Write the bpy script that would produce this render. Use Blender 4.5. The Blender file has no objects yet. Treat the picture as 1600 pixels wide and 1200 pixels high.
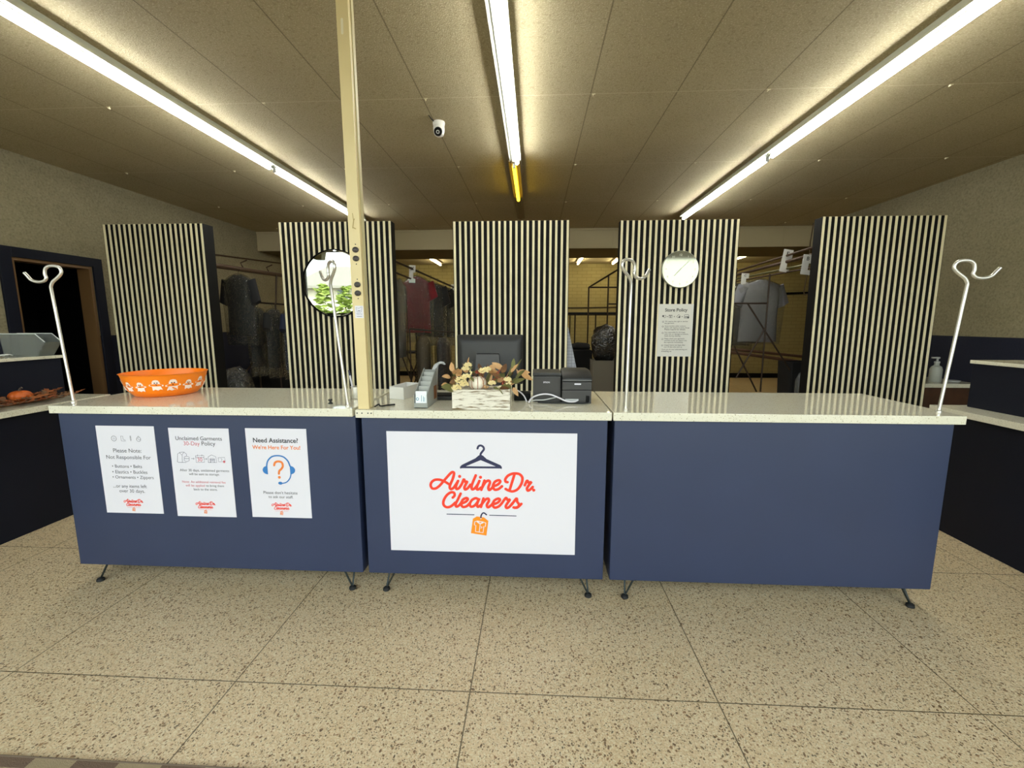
import bpy, bmesh, math, random
from mathutils import Vector, Matrix, noise
from mathutils.geometry import tessellate_polygon

C = bpy.context.scene.collection
PI = math.pi
R = math.radians

# ------------------------------------------------------------------ camera, light, exposure
F = 675.3; YAW = .05188; PITCH = .14002; HC = 1.40
cy, sy, cp, sp = math.cos(YAW), math.sin(YAW), math.cos(PITCH), math.sin(PITCH)
FW = Vector((-sy*cp, cy*cp, -sp)); RT = Vector((cy, sy, 0)); UP = RT.cross(FW)
cam = bpy.data.objects.new('camera', bpy.data.cameras.new('camera'))
C.objects.link(cam)
cam.data.sensor_width = 36; cam.data.lens = F*36/1600
cam.data.clip_start = .02
m = Matrix((RT, UP, -FW)).transposed().to_4x4(); m.translation = (0, 0, HC)
cam.matrix_world = m
sc = bpy.context.scene
sc.camera = cam
sc.view_settings.view_transform = 'Standard'
sc.view_settings.look = 'None'
sc.view_settings.gamma = 1
sc.view_settings.use_curve_mapping = False
sc.view_settings.exposure = 1.9
sc.cycles.max_bounces = 10
sc.cycles.diffuse_bounces = 5
sc.cycles.transparent_max_bounces = 24
sc.cycles.sample_clamp_indirect = 6
sc.cycles.caustics_reflective = False
sc.cycles.caustics_refractive = False

W = bpy.data.worlds.new('sky'); sc.world = W; W.use_nodes = True
nt = W.node_tree; bg = nt.nodes['Background']
sky = nt.nodes.new('ShaderNodeTexSky'); sky.sky_type = 'NISHITA'
sky.sun_disc = False; sky.sun_elevation = R(48); sky.sun_rotation = R(10)
sky.air_density = 1.0; sky.dust_density = 2.5; sky.ozone_density = 1.0
hs = nt.nodes.new('ShaderNodeHueSaturation'); hs.inputs['Saturation'].default_value = .38
wm = nt.nodes.new('ShaderNodeMix'); wm.data_type = 'RGBA'; wm.blend_type = 'MULTIPLY'; wm.inputs[0].default_value = 1; wm.inputs[7].default_value = (1.08, .985, .935, 1)
nt.links.new(sky.outputs[0], hs.inputs['Color']); nt.links.new(hs.outputs[0], wm.inputs[6])
nt.links.new(wm.outputs[2], bg.inputs[0]); bg.inputs[1].default_value = .40
SKY = bg

def lamp(name, kind, loc, rot, **k):
    d = bpy.data.lights.new(name, kind)
    o = bpy.data.objects.new(name, d); C.objects.link(o); o.location = loc; o.rotation_euler = rot
    for a, v in k.items():
        if a == 'portal': d.cycles.is_portal = v
        else: setattr(d, a, v)
    return o
# the sun stands behind the shop and only lights the street outside
lamp('sun', 'SUN', (0, 6, 30), (R(-48), 0, R(8)), energy=.9, angle=R(.6), color=(1, .95, .86))
# marks the glazing for sky sampling (adds no light of its own)
lamp('window_portal', 'AREA', (-.15, -.53, 1.66), (R(90), 0, 0), shape='RECTANGLE', size=10.1, size_y=2.76, energy=1, portal=True)

def at(x, y, Y):
    d = FW + RT*((x-800)/F) - UP*((y-600)/F)
    return Vector((0, 0, HC)) + d*(Y/d.y)
def atz(x, y, z):
    d = FW + RT*((x-800)/F) - UP*((y-600)/F)
    return Vector((0, 0, HC)) + d*((z-HC)/d.z)

# ------------------------------------------------------------------ materials
def lin(c):
    if isinstance(c, str):
        c = [int(c[i:i+2], 16)/255 for i in (0, 2, 4)]
        c = [v/12.92 if v <= .04045 else ((v+.055)/1.055)**2.4 for v in c]
    return (*c[:3], 1)
def mat(name, col, rough=.6, metal=0, emit=0, ecol=None, spec=None, bump=None, coat=0, vary=None):
    M = bpy.data.materials.new(name); M.use_nodes = True
    t = M.node_tree; b = t.nodes['Principled BSDF']
    b.inputs['Base Color'].default_value = lin(col)
    b.inputs['Roughness'].default_value = rough
    b.inputs['Metallic'].default_value = metal
    if spec is not None: b.inputs['Specular IOR Level'].default_value = spec
    if coat: b.inputs['Coat Weight'].default_value = coat
    if emit:
        b.inputs['Emission Color'].default_value = lin(ecol or col); b.inputs['Emission Strength'].default_value = emit
    if vary or bump:
        tc = t.nodes.new('ShaderNodeTexCoord')
    if vary:                                    # (second colour, scale, contrast) : wear and mottling of the surface itself
        n = t.nodes.new('ShaderNodeTexNoise'); n.inputs['Scale'].default_value = vary[1]; n.inputs['Detail'].default_value = 6
        t.links.new(tc.outputs['Object'], n.inputs['Vector'])
        r = t.nodes.new('ShaderNodeValToRGB'); k = vary[2]
        r.color_ramp.elements[0].position = .5-k; r.color_ramp.elements[1].position = .5+k
        r.color_ramp.elements[0].color = lin(vary[0]); r.color_ramp.elements[1].color = lin(col)
        t.links.new(n.outputs[0], r.inputs[0]); t.links.new(r.outputs[0], b.inputs['Base Color'])
    if bump:                                    # (scale, strength)
        n = t.nodes.new('ShaderNodeTexNoise'); n.inputs['Scale'].default_value = bump[0]; n.inputs['Detail'].default_value = 5
        t.links.new(tc.outputs['Object'], n.inputs['Vector'])
        bp = t.nodes.new('ShaderNodeBump'); bp.inputs['Strength'].default_value = bump[1]; bp.inputs['Distance'].default_value = .01
        t.links.new(n.outputs[0], bp.inputs['Height']); t.links.new(bp.outputs[0], b.inputs['Normal'])
    return M
class NT:
    def __init__(s, M): s.t = M.node_tree; s.b = s.t.nodes['Principled BSDF']
    def n(s, ty, **k):
        x = s.t.nodes.new('ShaderNode'+ty)
        for a, v in k.items():
            if a.startswith('_'): setattr(x, a[1:], v)
            else: x.inputs[a.replace('_', ' ')].default_value = v
        return x
    def l(s, a, b): s.t.links.new(a, b)
    def math(s, op, a, b=None, c=None):
        x = s.t.nodes.new('ShaderNodeMath'); x.operation = op
        for i, v in enumerate((a, b, c)):
            if v is None: continue
            if hasattr(v, 'node'): s.l(v, x.inputs[i])
            else: x.inputs[i].default_value = v
        return x.outputs[0]
    def mix(s, f, a, b):
        x = s.t.nodes.new('ShaderNodeMix'); x.data_type = 'RGBA'
        for i, v in ((0, f), (6, a), (7, b)):
            if hasattr(v, 'node'): s.l(v, x.inputs[i])
            else: x.inputs[i].default_value = v
        return x.outputs[2]

def terrazzo():
    M = mat('terrazzo', 'C9BD97', .34); g = NT(M)
    tc = g.n('TexCoord'); P = tc.outputs['Object']
    nz = g.n('TexNoise', Scale=55.0, Detail=2.0); g.l(P, nz.inputs['Vector'])
    off = g.n('VectorMath', _operation='MULTIPLY_ADD'); g.l(nz.outputs['Color'], off.inputs[0]); off.inputs[1].default_value = (.016, .016, 0); g.l(P, off.inputs[2])
    col = None
    base = g.n('TexNoise', Scale=3.0, Detail=3.0); g.l(P, base.inputs['Vector'])
    c0 = g.mix(base.outputs[0], lin('D4BB90'), lin('E4CEAA'))
    fine = g.n('TexVoronoi', Scale=240.0); g.l(off.outputs[0], fine.inputs['Vector'])
    sepf = g.n('SeparateColor'); g.l(fine.outputs['Color'], sepf.inputs[0])
    c0 = g.mix(g.math('MULTIPLY', sepf.outputs[0], .55), c0, lin('B0966E'))
    c0 = g.mix(g.math('MULTIPLY', g.math('GREATER_THAN', sepf.outputs[1], .72), .6), c0, lin('E4DAB8'))
    for scl, thr, rad, ca, cb in ((82, .66, .30, '5E3E22', '8A6440'), (125, .64, .36, '6F5432', '4A3B28'), (210, .70, .36, '7C6440', '5C4A30')):
        v = g.n('TexVoronoi', Scale=float(scl)); g.l(off.outputs[0], v.inputs['Vector'])
        s = g.n('SeparateColor'); g.l(v.outputs['Color'], s.inputs[0])
        on = g.math('GREATER_THAN', s.outputs[0], thr)
        r = g.math('MULTIPLY', s.outputs[1], rad); r = g.math('ADD', r, .14)
        inside = g.math('LESS_THAN', v.outputs['Distance'], r)
        chip = g.mix(s.outputs[2], lin(ca), lin(cb))
        c0 = g.mix(g.math('MULTIPLY', g.math('MULTIPLY', on, inside), .85), c0, chip)
    sx = g.n('SeparateXYZ'); g.l(P, sx.inputs[0])
    def seam(o, ph):
        u = g.math('MULTIPLY_ADD', o, 1/.931, ph)
        f = g.math('ABSOLUTE', g.math('SUBTRACT', g.math('FRACT', u), .5))
        return g.math('LESS_THAN', f, .0026)
    a = seam(sx.outputs[0], .237/.931+.5); b = seam(sx.outputs[1], -1.466/.9585*1.0*.9585/.931+.5)
    sm = g.math('MAXIMUM', a, b)
    c0 = g.mix(g.math('MULTIPLY', sm, .85), c0, lin('4C4028'))
    g.l(c0, g.b.inputs['Base Color'])
    rn = g.n('TexNoise', Scale=2.2, Detail=4.0); g.l(P, rn.inputs['Vector'])
    g.l(g.math('MULTIPLY_ADD', rn.outputs[0], .25, .3), g.b.inputs['Roughness'])
    return M
def ceiling_mat():
    M = mat('ceiling board', '9A8F70', .85); g = NT(M)
    tc = g.n('TexCoord'); P = tc.outputs['Object']
    n1 = g.n('TexNoise', Scale=110.0, Detail=4.0); g.l(P, n1.inputs['Vector'])
    n2 = g.n('TexNoise', Scale=1.6, Detail=3.0); g.l(P, n2.inputs['Vector'])
    n3 = g.n('TexNoise', Scale=48.0, Detail=3.0); g.l(P, n3.inputs['Vector'])
    c = g.mix(n2.outputs[0], lin('A39674'), lin('B8AC8B'))
    sp_ = g.math('GREATER_THAN', n1.outputs[0], .58)
    c = g.mix(g.math('MULTIPLY', sp_, .55), c, lin('D2C8A8'))
    dk = g.math('LESS_THAN', n3.outputs[0], .40)
    c = g.mix(g.math('MULTIPLY', dk, .28), c, lin('7A6C4C'))
    sx = g.n('SeparateXYZ'); g.l(P, sx.inputs[0])
    def seam(o, pitch, p0, w):
        u = g.math('MULTIPLY_ADD', o, 1/pitch, -p0/pitch+.5)
        return g.math('LESS_THAN', g.math('ABSOLUTE', g.math('SUBTRACT', g.math('FRACT', u), .5)), w/pitch)
    a = seam(sx.outputs[0], .6375, .407, .0045); b = seam(sx.outputs[1], 1.456, 3.535, .0055)
    c = g.mix(g.math('MULTIPLY', a, .6), c, lin('5E553C'))
    c = g.mix(g.math('MULTIPLY', b, .7), c, lin('C8BE9C'))
    g.l(c, g.b.inputs['Base Color'])
    bp = g.n('Bump', Strength=.6, Distance=.006); g.l(n1.outputs[0], bp.inputs['Height']); g.l(bp.outputs[0], g.b.inputs['Normal'])
    return M
def plaster(split=1.25):
    M = mat('plaster over navy dado', 'A39B7F', .9); g = NT(M)
    tc = g.n('TexCoord'); P = tc.outputs['Object']
    n1 = g.n('TexNoise', Scale=45.0, Detail=5.0); g.l(P, n1.inputs['Vector'])
    n2 = g.n('TexNoise', Scale=5.0, Detail=4.0); g.l(P, n2.inputs['Vector'])
    c = g.mix(n2.outputs[0], lin('7D755A'), lin('8E866B'))
    c = g.mix(g.math('MULTIPLY', g.math('LESS_THAN', n1.outputs[0], .42), .35), c, lin('605841'))
    c = g.mix(g.math('MULTIPLY', g.math('GREATER_THAN', n1.outputs[0], .6), .35), c, lin('9A9277'))
    sx = g.n('SeparateXYZ'); g.l(P, sx.inputs[0])
    c = g.mix(g.math('LESS_THAN', sx.outputs[2], split), c, lin('0C1126'))
    g.l(c, g.b.inputs['Base Color'])
    bp = g.n('Bump', Strength=.5, Distance=.006); g.l(n1.outputs[0], bp.inputs['Height']); g.l(bp.outputs[0], g.b.inputs['Normal'])
    return M
def brick(name, c1, c2, mo):
    M = mat(name, c1, .8); g = NT(M)
    tc = g.n('TexCoord'); mp = g.n('Mapping'); g.l(tc.outputs['Object'], mp.inputs['Vector']); mp.inputs['Rotation'].default_value = (R(90), 0, 0)
    br = g.n('TexBrick', Scale=1.0, Brick_Width=.24, Row_Height=.085, Mortar_Size=.006)
    br.inputs['Color1'].default_value = lin(c1); br.inputs['Color2'].default_value = lin(c2); br.inputs['Mortar'].default_value = lin(mo)
    g.l(mp.outputs[0], br.inputs['Vector']); g.l(br.outputs[0], g.b.inputs['Base Color'])
    bp = g.n('Bump', Strength=.5, Distance=.01); g.l(br.outputs['Fac'], bp.inputs['Height']); bp.invert = True; g.l(bp.outputs[0], g.b.inputs['Normal'])
    return M
def quartz():
    M = mat('speckled quartz', 'D9D4BC', .03); g = NT(M)
    tc = g.n('TexCoord'); P = tc.outputs['Object']
    c = lin('DCD8C4')
    for scl, thr, rad, cc in ((150, .80, .30, '9C8E62'), (260, .78, .34, 'A9A48E'), (90, .88, .24, '7F7450')):
        v = g.n('TexVoronoi', Scale=float(scl)); g.l(P, v.inputs['Vector'])
        s = g.n('SeparateColor'); g.l(v.outputs['Color'], s.inputs[0])
        f = g.math('MULTIPLY', g.math('GREATER_THAN', s.outputs[0], thr), g.math('LESS_THAN', v.outputs['Distance'], rad))
        c = g.mix(g.math('MULTIPLY', f, .7), c, lin(cc))
    g.l(c, g.b.inputs['Base Color'])
    return M
def clear(name, tint, gloss=.12, rough=.1, bump=None, body=0., bodycol='FFFFFF'):
    """thin clear sheet: see-through, a little reflection, optional haze of its own plastic"""
    M = bpy.data.materials.new(name); M.use_nodes = True; t = M.node_tree; t.nodes.clear()
    o = t.nodes.new('ShaderNodeOutputMaterial'); tr = t.nodes.new('ShaderNodeBsdfTransparent'); gl = t.nodes.new('ShaderNodeBsdfGlossy')
    tr.inputs[0].default_value = lin(tint); gl.inputs['Roughness'].default_value = rough; gl.inputs[0].default_value = (1, 1, 1, 1)
    mx = t.nodes.new('ShaderNodeMixShader'); fr = t.nodes.new('ShaderNodeLayerWeight')
    pw = t.nodes.new('ShaderNodeMath'); pw.operation = 'POWER'; pw.inputs[1].default_value = 4.5
    ad = t.nodes.new('ShaderNodeMath'); ad.operation = 'MULTIPLY_ADD'; ad.inputs[1].default_value = .6; ad.inputs[2].default_value = gloss
    t.links.new(fr.outputs['Facing'], pw.inputs[0]); t.links.new(pw.outputs[0], ad.inputs[0]); t.links.new(ad.outputs[0], mx.inputs[0])
    t.links.new(tr.outputs[0], mx.inputs[1]); t.links.new(gl.outputs[0], mx.inputs[2])
    last = mx.outputs[0]
    if body:
        df = t.nodes.new('ShaderNodeBsdfDiffuse'); df.inputs[0].default_value = lin(bodycol)
        m2 = t.nodes.new('ShaderNodeMixShader'); m2.inputs[0].default_value = body
        t.links.new(last, m2.inputs[1]); t.links.new(df.outputs[0], m2.inputs[2]); last = m2.outputs[0]
    if bump:
        tc = t.nodes.new('ShaderNodeTexCoord'); n = t.nodes.new('ShaderNodeTexNoise'); n.inputs['Scale'].default_value = bump[0]; n.inputs['Detail'].default_value = 3; n.inputs['Distortion'].default_value = 1.5
        t.links.new(tc.outputs['Object'], n.inputs['Vector'])
        bp = t.nodes.new('ShaderNodeBump'); bp.inputs['Strength'].default_value = bump[1]; bp.inputs['Distance'].default_value = .03
        t.links.new(n.outputs[0], bp.inputs['Height']); t.links.new(bp.outputs[0], gl.inputs['Normal']); t.links.new(bp.outputs[0], fr.inputs['Normal'])
    t.links.new(last, o.inputs[0])
    return M

M_floor = terrazzo(); M_ceil = ceiling_mat(); M_plaster = plaster()
M_navy = mat('navy paint', '2B3654', .45, spec=.5, vary=('28324E', 3, .3))
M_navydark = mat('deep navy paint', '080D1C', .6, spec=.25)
M_quartz = quartz(); M_quartz.node_tree.nodes['Principled BSDF'].inputs['IOR'].default_value = 1.6
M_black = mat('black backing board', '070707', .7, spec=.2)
M_cream = mat('cream batten', 'E8E0C0', .6, vary=('DCD4B0', 6, .3))
M_beige = mat('beige enamel', 'DDCB9A', .45, vary=('D2BE8A', 5, .3))
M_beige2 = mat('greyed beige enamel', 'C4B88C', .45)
M_chrome = mat('brushed steel', 'E2E0D8', .34, .85)
M_gun = mat('blackened steel', '3A4040', .38, .8)
M_rubber = mat('black rubber', '161819', .6)
M_white = mat('white paper', 'D8D6DF', .55)
M_policy = mat('policy paper', 'D6D6D2', .6)
M_ink = mat('dark ink', '4A4B50', .7)
M_inkblk = mat('black ink', '333338', .7)
M_inknavy = mat('navy ink', '23264A', .6)
M_red = mat('red ink', 'E8391F', .6)
M_redsoft = mat('soft red ink', 'C8606A', .6)
M_orangeink = mat('orange ink', 'EE8A10', .6)
M_orange2 = mat('burnt orange ink', 'E07A34', .6)
M_blueink = mat('blue ink', '2F73B6', .6)
M_orange = mat('orange plastic', 'F98408', .32)
M_ghost = mat('white print', 'F6E2DA', .5)
M_char = mat('charcoal plastic', '302F2F', .45)
M_char2 = mat('dark charcoal plastic', '1F1F1F', .5)
M_lab = mat('grey label', 'B8BABA', .5)
M_cardgrey = mat('grey card', 'AEB0AA', .6)
M_card = mat('white card', 'E6EAEC', .6)
M_cardblue = mat('teal card print', '2E7F9C', .6)
M_whitebox = mat('white board box', 'DEDDD8', .6)
M_paint = mat('white fixture enamel', 'D8DCCF', .4)
M_fixt = mat('fixture housing enamel', 'B5AA8C', .5)
M_tube = mat('lit white tube', 'F2FFFA', .5, emit=10.5, ecol=(1., .99, .95))
M_tubey = mat('lit yellow tube', 'FFD21E', .5, emit=2.2, ecol=(1., .68, .02))
M_tubew = mat('lit warm tube', 'FFF0B0', .5, emit=10, ecol=(1., .86, .50))
M_dead = mat('unlit tube housing', '7D6B4A', .6)
M_brown = mat('brown painted steel', '4A3728', .5, .3)
M_rack = mat('dark rack steel', '35291F', .5, .5)
M_wood = mat('brown wood', '54351F', .6, vary=('3E2716', 9, .3))
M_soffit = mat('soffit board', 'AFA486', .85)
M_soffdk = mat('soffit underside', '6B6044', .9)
M_yellow = brick('yellow painted block', 'A89C6C', 'A29666', '8E8358')
M_mirror = mat('mirror glass', 'A2A6A6', .01, 1)
M_glass = clear('window glass', 'F2F8F4', .02, .0)
M_bag = clear('garment bag film', 'EAEAE6', .06, .10, (26, 1.), .008, 'C8CACB')
M_tub = clear('cloudy plastic', 'E0E4E2', .05, .25, (60, .3), .13, 'B9BDBB')
M_leafg = mat('sage leaf', '7C7A45', .6, vary=('5E6236', 30, .25))
M_leaft = mat('tan dried leaf', 'D0A777', .6, vary=('B88A56', 40, .25))
M_leafo = mat('rust leaf', 'B8602A', .65, vary=('7C3A14', 30, .25))
M_leafb = mat('brown leaf', '7E5630', .7, vary=('4E3018', 30, .25))
M_leafd = mat('copper leaf', '9A5626', .65, vary=('5C3014', 30, .25))
M_petal = mat('cream petal', 'FFF2C2', .6)
M_pumpw = mat('cream pumpkin', 'EAE2CF', .5)
M_pumpo = mat('orange pumpkin', 'C8611A', .5, vary=('A8480F', 14, .3))
M_stem = mat('dark stem', '40362E', .7)
M_rust = mat('rust red berry', '9C4A34', .6)
M_asph = mat('asphalt', '8C8A86', .9, vary=('7A7874', 2, .3))
M_stucco = mat('pale stucco', 'E2DEC8', .9)
M_roof = mat('grey shingle roof', 'A9A69C', .9, vary=('97948A', 20, .3))
M_bush = mat('yellow green leaves', 'AFC060', .7, vary=('7E983E', 6, .25))
M_bark = mat('bark', '5E4B38', .9)
M_alum = mat('storefront aluminium', '55524A', .45, .6)
M_dim = mat('dim pane', '6C7C84', .2)
def distressed():
    M = mat('distressed white wood', 'E6E0D0', .75); g = NT(M)
    tc = g.n('TexCoord'); mp = g.n('Mapping'); g.l(tc.outputs['Object'], mp.inputs['Vector']); mp.inputs['Scale'].default_value = (9, 9, 75)
    n = g.n('TexNoise', Scale=1.3, Detail=6.0, Roughness=.62, Distortion=.6); g.l(mp.outputs[0], n.inputs['Vector'])
    r = g.n('ValToRGB'); r.color_ramp.elements[0].position = .38; r.color_ramp.elements[1].position = .50
    r.color_ramp.elements[0].color = lin('6E5A38'); r.color_ramp.elements[1].color = lin('DCD6C8')
    g.l(n.outputs[0], r.inputs[0]); g.l(r.outputs[0], g.b.inputs['Base Color'])
    return M
M_dist = distressed()

# ------------------------------------------------------------------ mesh builder
class MB:
    def __init__(s): s.bm = bmesh.new(); s.mi = 0; s.bev = False
    def _tag(s, faces):
        for f in faces: f.material_index = s.mi
    def mesh(s, verts, faces):
        vs = [s.bm.verts.new(v) for v in verts]; out = []
        for f in faces:
            try: out.append(s.bm.faces.new([vs[i] for i in f]))
            except ValueError: pass
        s._tag(out); return vs
    def box(s, x0, x1, y0, y1, z0, z1, bev=0, seg=2, M=None):
        t = bmesh.new()
        bmesh.ops.create_cube(t, size=1)
        bmesh.ops.scale(t, vec=(x1-x0, y1-y0, z1-z0), verts=t.verts)
        bmesh.ops.translate(t, vec=((x0+x1)/2, (y0+y1)/2, (z0+z1)/2), verts=t.verts)
        if bev: s.bev = True; bmesh.ops.bevel(t, geom=t.edges, offset=bev, segments=seg, profile=.5, affect='EDGES')
        s.take(t, M); return s
    def take(s, t, M=None):
        if M: bmesh.ops.transform(t, matrix=M, verts=t.verts)
        t.verts.index_update()
        s.mesh([v.co.copy() for v in t.verts], [[v.index for v in f.verts] for f in t.faces]); t.free()
    def lathe(s, prof, cx=0, cy_=0, n=32, axis='Z', cap=True, M=None):
        vs = []; fs = []
        for (r, z) in prof:
            for k in range(n):
                a = 2*PI*k/n
                p = (r*math.cos(a), r*math.sin(a), z)
                if axis == 'Y': p = (r*math.cos(a), z, r*math.sin(a))
                if axis == 'X': p = (z, r*math.cos(a), r*math.sin(a))
                vs.append(Vector(p)+Vector((cx, cy_, 0)))
        for i in range(len(prof)-1):
            for k in range(n):
                fs.append((i*n+k, i*n+(k+1) % n, (i+1)*n+(k+1) % n, (i+1)*n+k))
        if cap:
            fs.append(tuple(range(n-1, -1, -1))); fs.append(tuple((len(prof)-1)*n+k for k in range(n)))
        if M: vs = [M @ v for v in vs]
        s.mesh(vs, fs); return s
    def tube(s, pts, r, n=8, cap=True):
        pts = [Vector(p) for p in pts]; vs = []; fs = []
        rr = r if hasattr(r, '__len__') else [r]*len(pts)
        ref = None
        for i, p in enumerate(pts):
            d = (pts[min(i+1, len(pts)-1)]-pts[max(i-1, 0)]).normalized()
            if ref is None:
                ref = Vector((0, 0, 1)) if abs(d.z) < .9 else Vector((1, 0, 0))
            u = (ref - d*ref.dot(d)).normalized(); v = d.cross(u); ref = u
            for k in range(n):
                a = 2*PI*k/n; vs.append(p+(u*math.cos(a)+v*math.sin(a))*rr[i])
        for i in range(len(pts)-1):
            for k in range(n): fs.append((i*n+k, i*n+(k+1) % n, (i+1)*n+(k+1) % n, (i+1)*n+k))
        if cap: fs.append(tuple(range(n-1, -1, -1))); fs.append(tuple((len(pts)-1)*n+k for k in range(n)))
        s.mesh(vs, fs); return s
    def rings(s, rings, cap=True):
        n = len(rings[0]); vs = [v for r_ in rings for v in r_]; fs = []
        for i in range(len(rings)-1):
            for k in range(n): fs.append((i*n+k, i*n+(k+1) % n, (i+1)*n+(k+1) % n, (i+1)*n+k))
        if cap: fs.append(tuple(range(n-1, -1, -1))); fs.append(tuple((len(rings)-1)*n+k for k in range(n)))
        s.mesh(vs, fs); return s
    def prism(s, loops, y0, y1, M=None):
        """outline (with holes) in the XZ plane, given thickness along Y"""
        L = [[Vector((p[0], p[1], 0)) for p in lp] for lp in loops]
        tris = tessellate_polygon(L)
        flat = [p for lp in L for p in lp]; n = len(flat)
        vs = [Vector((p.x, y0, p.y)) for p in flat]+[Vector((p.x, y1, p.y)) for p in flat]
        fs = [tuple(t) for t in tris]+[tuple(i+n for i in reversed(t)) for t in tris]
        k = 0
        for lp in L:
            q = len(lp)
            for i in range(q): fs.append((k+i, k+(i+1) % q, k+(i+1) % q+n, k+i+n))
            k += q
        if M: vs = [M @ v for v in vs]
        s.mesh(vs, fs); return s
    def ribbon(s, pts, w, y, smooth=True, taper=None):
        """flat pen stroke in the XZ plane with round ends (printed lines)"""
        P = spline(pts, 6) if smooth and len(pts) > 2 else [Vector(p) for p in pts]
        n = len(P); L = []; Rr = []; lift = .0003 if n > 12 else 0       # later ink lies over earlier ink
        for i, p in enumerate(P):
            d = (P[min(i+1, n-1)]-P[max(i-1, 0)]); d.normalize(); q = Vector((-d.y, d.x))*w/2
            L.append(p+q); Rr.append(p-q)
        s.mesh([(p.x, y-lift*i/n, p.y) for i, p in enumerate(L)]+[(p.x, y-lift*i/n, p.y) for i, p in enumerate(Rr)], [(i, i+1, n+i+1, n+i) for i in range(n-1)])
        s.disc(P[0], w/2, y-.00003); s.disc(P[-1], w/2, y-lift-.00003)
        return s
    def disc(s, c, r, y, n=14, ry=None):
        s.mesh([(c[0]+r*math.cos(2*PI*k/n), y, c[1]+(ry or r)*math.sin(2*PI*k/n)) for k in range(n)], [tuple(range(n))]); return s
    def circle(s, c, r, w, y, a0=0, a1=2*PI, n=24):
        s.ribbon([Vector((c[0]+r*math.cos(a0+(a1-a0)*k/n), c[1]+r*math.sin(a0+(a1-a0)*k/n))) for k in range(n+1)], w, y, smooth=False); return s
    def text(s, txt, x, z, y, width=None, size=.02, align='L', bold=0.):
        """printed lettering facing -Y; x,z = left (or centre) of the baseline"""
        cu = bpy.data.curves.new('t', 'FONT'); cu.body = txt; cu.size = size; cu.offset = bold*size
        cu.resolution_u = 4
        o = bpy.data.objects.new('t', cu); C.objects.link(o)
        dg = bpy.context.evaluated_depsgraph_get(); dg.update()
        me = bpy.data.meshes.new_from_object(o.evaluated_get(dg))
        bpy.data.objects.remove(o); bpy.data.curves.remove(cu)
        if len(me.vertices):
            xs = [v.co.x for v in me.vertices]; x0, x1 = min(xs), max(xs)
            k = width/(x1-x0) if width else 1
            ox = x-(x1-x0)*k/2 if align == 'C' else x
            s.mesh([(ox+(v.co.x-x0)*k, y, z+v.co.y*(k if width else 1)) for v in me.vertices], [list(p.vertices) for p in me.polygons])
        bpy.data.meshes.remove(me); return s
    def build(s, name, mats, parent=None, smooth=35, recalc=True, label=None, kind=None, world=True, loc=None):
        if recalc: bmesh.ops.recalc_face_normals(s.bm, faces=s.bm.faces)
        if parent is not None and world:
            L = parent.matrix_world_loc if hasattr(parent, 'matrix_world_loc') else world_loc(parent)
            bmesh.ops.translate(s.bm, vec=-L, verts=s.bm.verts)
        elif loc is not None:
            bmesh.ops.translate(s.bm, vec=-Vector(loc), verts=s.bm.verts)
        me = bpy.data.meshes.new(name); s.bm.to_mesh(me); s.bm.free()
        for mm in (mats if isinstance(mats, (list, tuple)) else [mats]): me.materials.append(mm)
        if smooth:
            for p in me.polygons: p.use_smooth = True
            me.set_sharp_from_angle(angle=R(smooth))
        o = bpy.data.objects.new(name, me); C.objects.link(o)
        if s.bev and smooth:
            wn = o.modifiers.new('flat_faces', 'WEIGHTED_NORMAL'); wn.keep_sharp = True; wn.weight = 100
        if parent is not None: o.parent = parent
        elif loc is not None: o.location = loc
        if label: o['label'] = label
        if kind: o['kind'] = kind
        return o
def world_loc(o):
    L = Vector(o.location)
    while o.parent: o = o.parent; L += Vector(o.location)
    return L
def spline(pts, k=6):
    P = [Vector(p) for p in pts]; out = []
    for i in range(len(P)-1):
        a = P[max(i-1, 0)]; b = P[i]; c = P[i+1]; d = P[min(i+2, len(P)-1)]
        for j in range(k):
            t = j/k
            out.append(.5*((2*b)+(c-a)*t+(2*a-5*b+4*c-d)*t*t+(3*b-a-3*c+d)*t**3))
    out.append(P[-1]); return out
def tag(o, label, cat, group=None, kind=None):
    o['label'] = label; o['category'] = cat
    if group: o['group'] = group
    if kind: o['kind'] = kind
    return o
def thing(name, label, cat, loc, group=None):
    o = bpy.data.objects.new(name, None); C.objects.link(o); o.location = loc; o.empty_display_size = .05
    return tag(o, label, cat, group)
def struct(name, b, mats, smooth=0):
    o = b.build(name, mats, smooth=smooth); o['kind'] = 'structure'; return o
def dup(root, loc, label, rotz=None, group=None):
    r = root.copy(); C.objects.link(r); r.location = loc; r['label'] = label
    if rotz is not None: r.rotation_euler.z = rotz
    if group: r['group'] = group
    def kids(a, b):
        for ch in list(a.children):
            c = ch.copy(); C.objects.link(c); c.parent = b; kids(ch, c)
    kids(root, r); return r

# ------------------------------------------------------------------ the room
XL, XR, YF, YB, YS, ZC = -5.25, 4.94, -.5, 11.4, 8.2, 3.1
struct('floor', MB().box(XL-.15, 8.3, YF-.1, YB+.15, -.12, 0), M_floor)
struct('ceiling', MB().box(XL-.15, XR+.15, YF-.1, YS+.02, ZC, ZC+.1), M_ceil)
struct('ceiling_back', MB().box(XL-.15, 8.3, YS+.04, YB+.15, 2.9, 3.0), M_soffit)
DY0, DY1, DZ = 4.19, 5.0, 2.06
b = MB()
b.box(XL-.15, XL, YF-.1, DY0, 0, ZC); b.box(XL-.15, XL, DY1, YB+.15, 0, ZC); b.box(XL-.15, XL, DY0, DY1, DZ, ZC)
struct('wall_left', b, M_plaster)
b = MB(); b.box(XR, XR+.15, YF-.1, YS, 0, ZC); b.box(XR+.15, 8.15, YS-.15, YS, 0, ZC)
struct('wall_right', b, M_plaster)
struct('wall_right_back', MB().box(8.15, 8.3, YS-.15, YB+.15, 0, 3), M_yellow)
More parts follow.
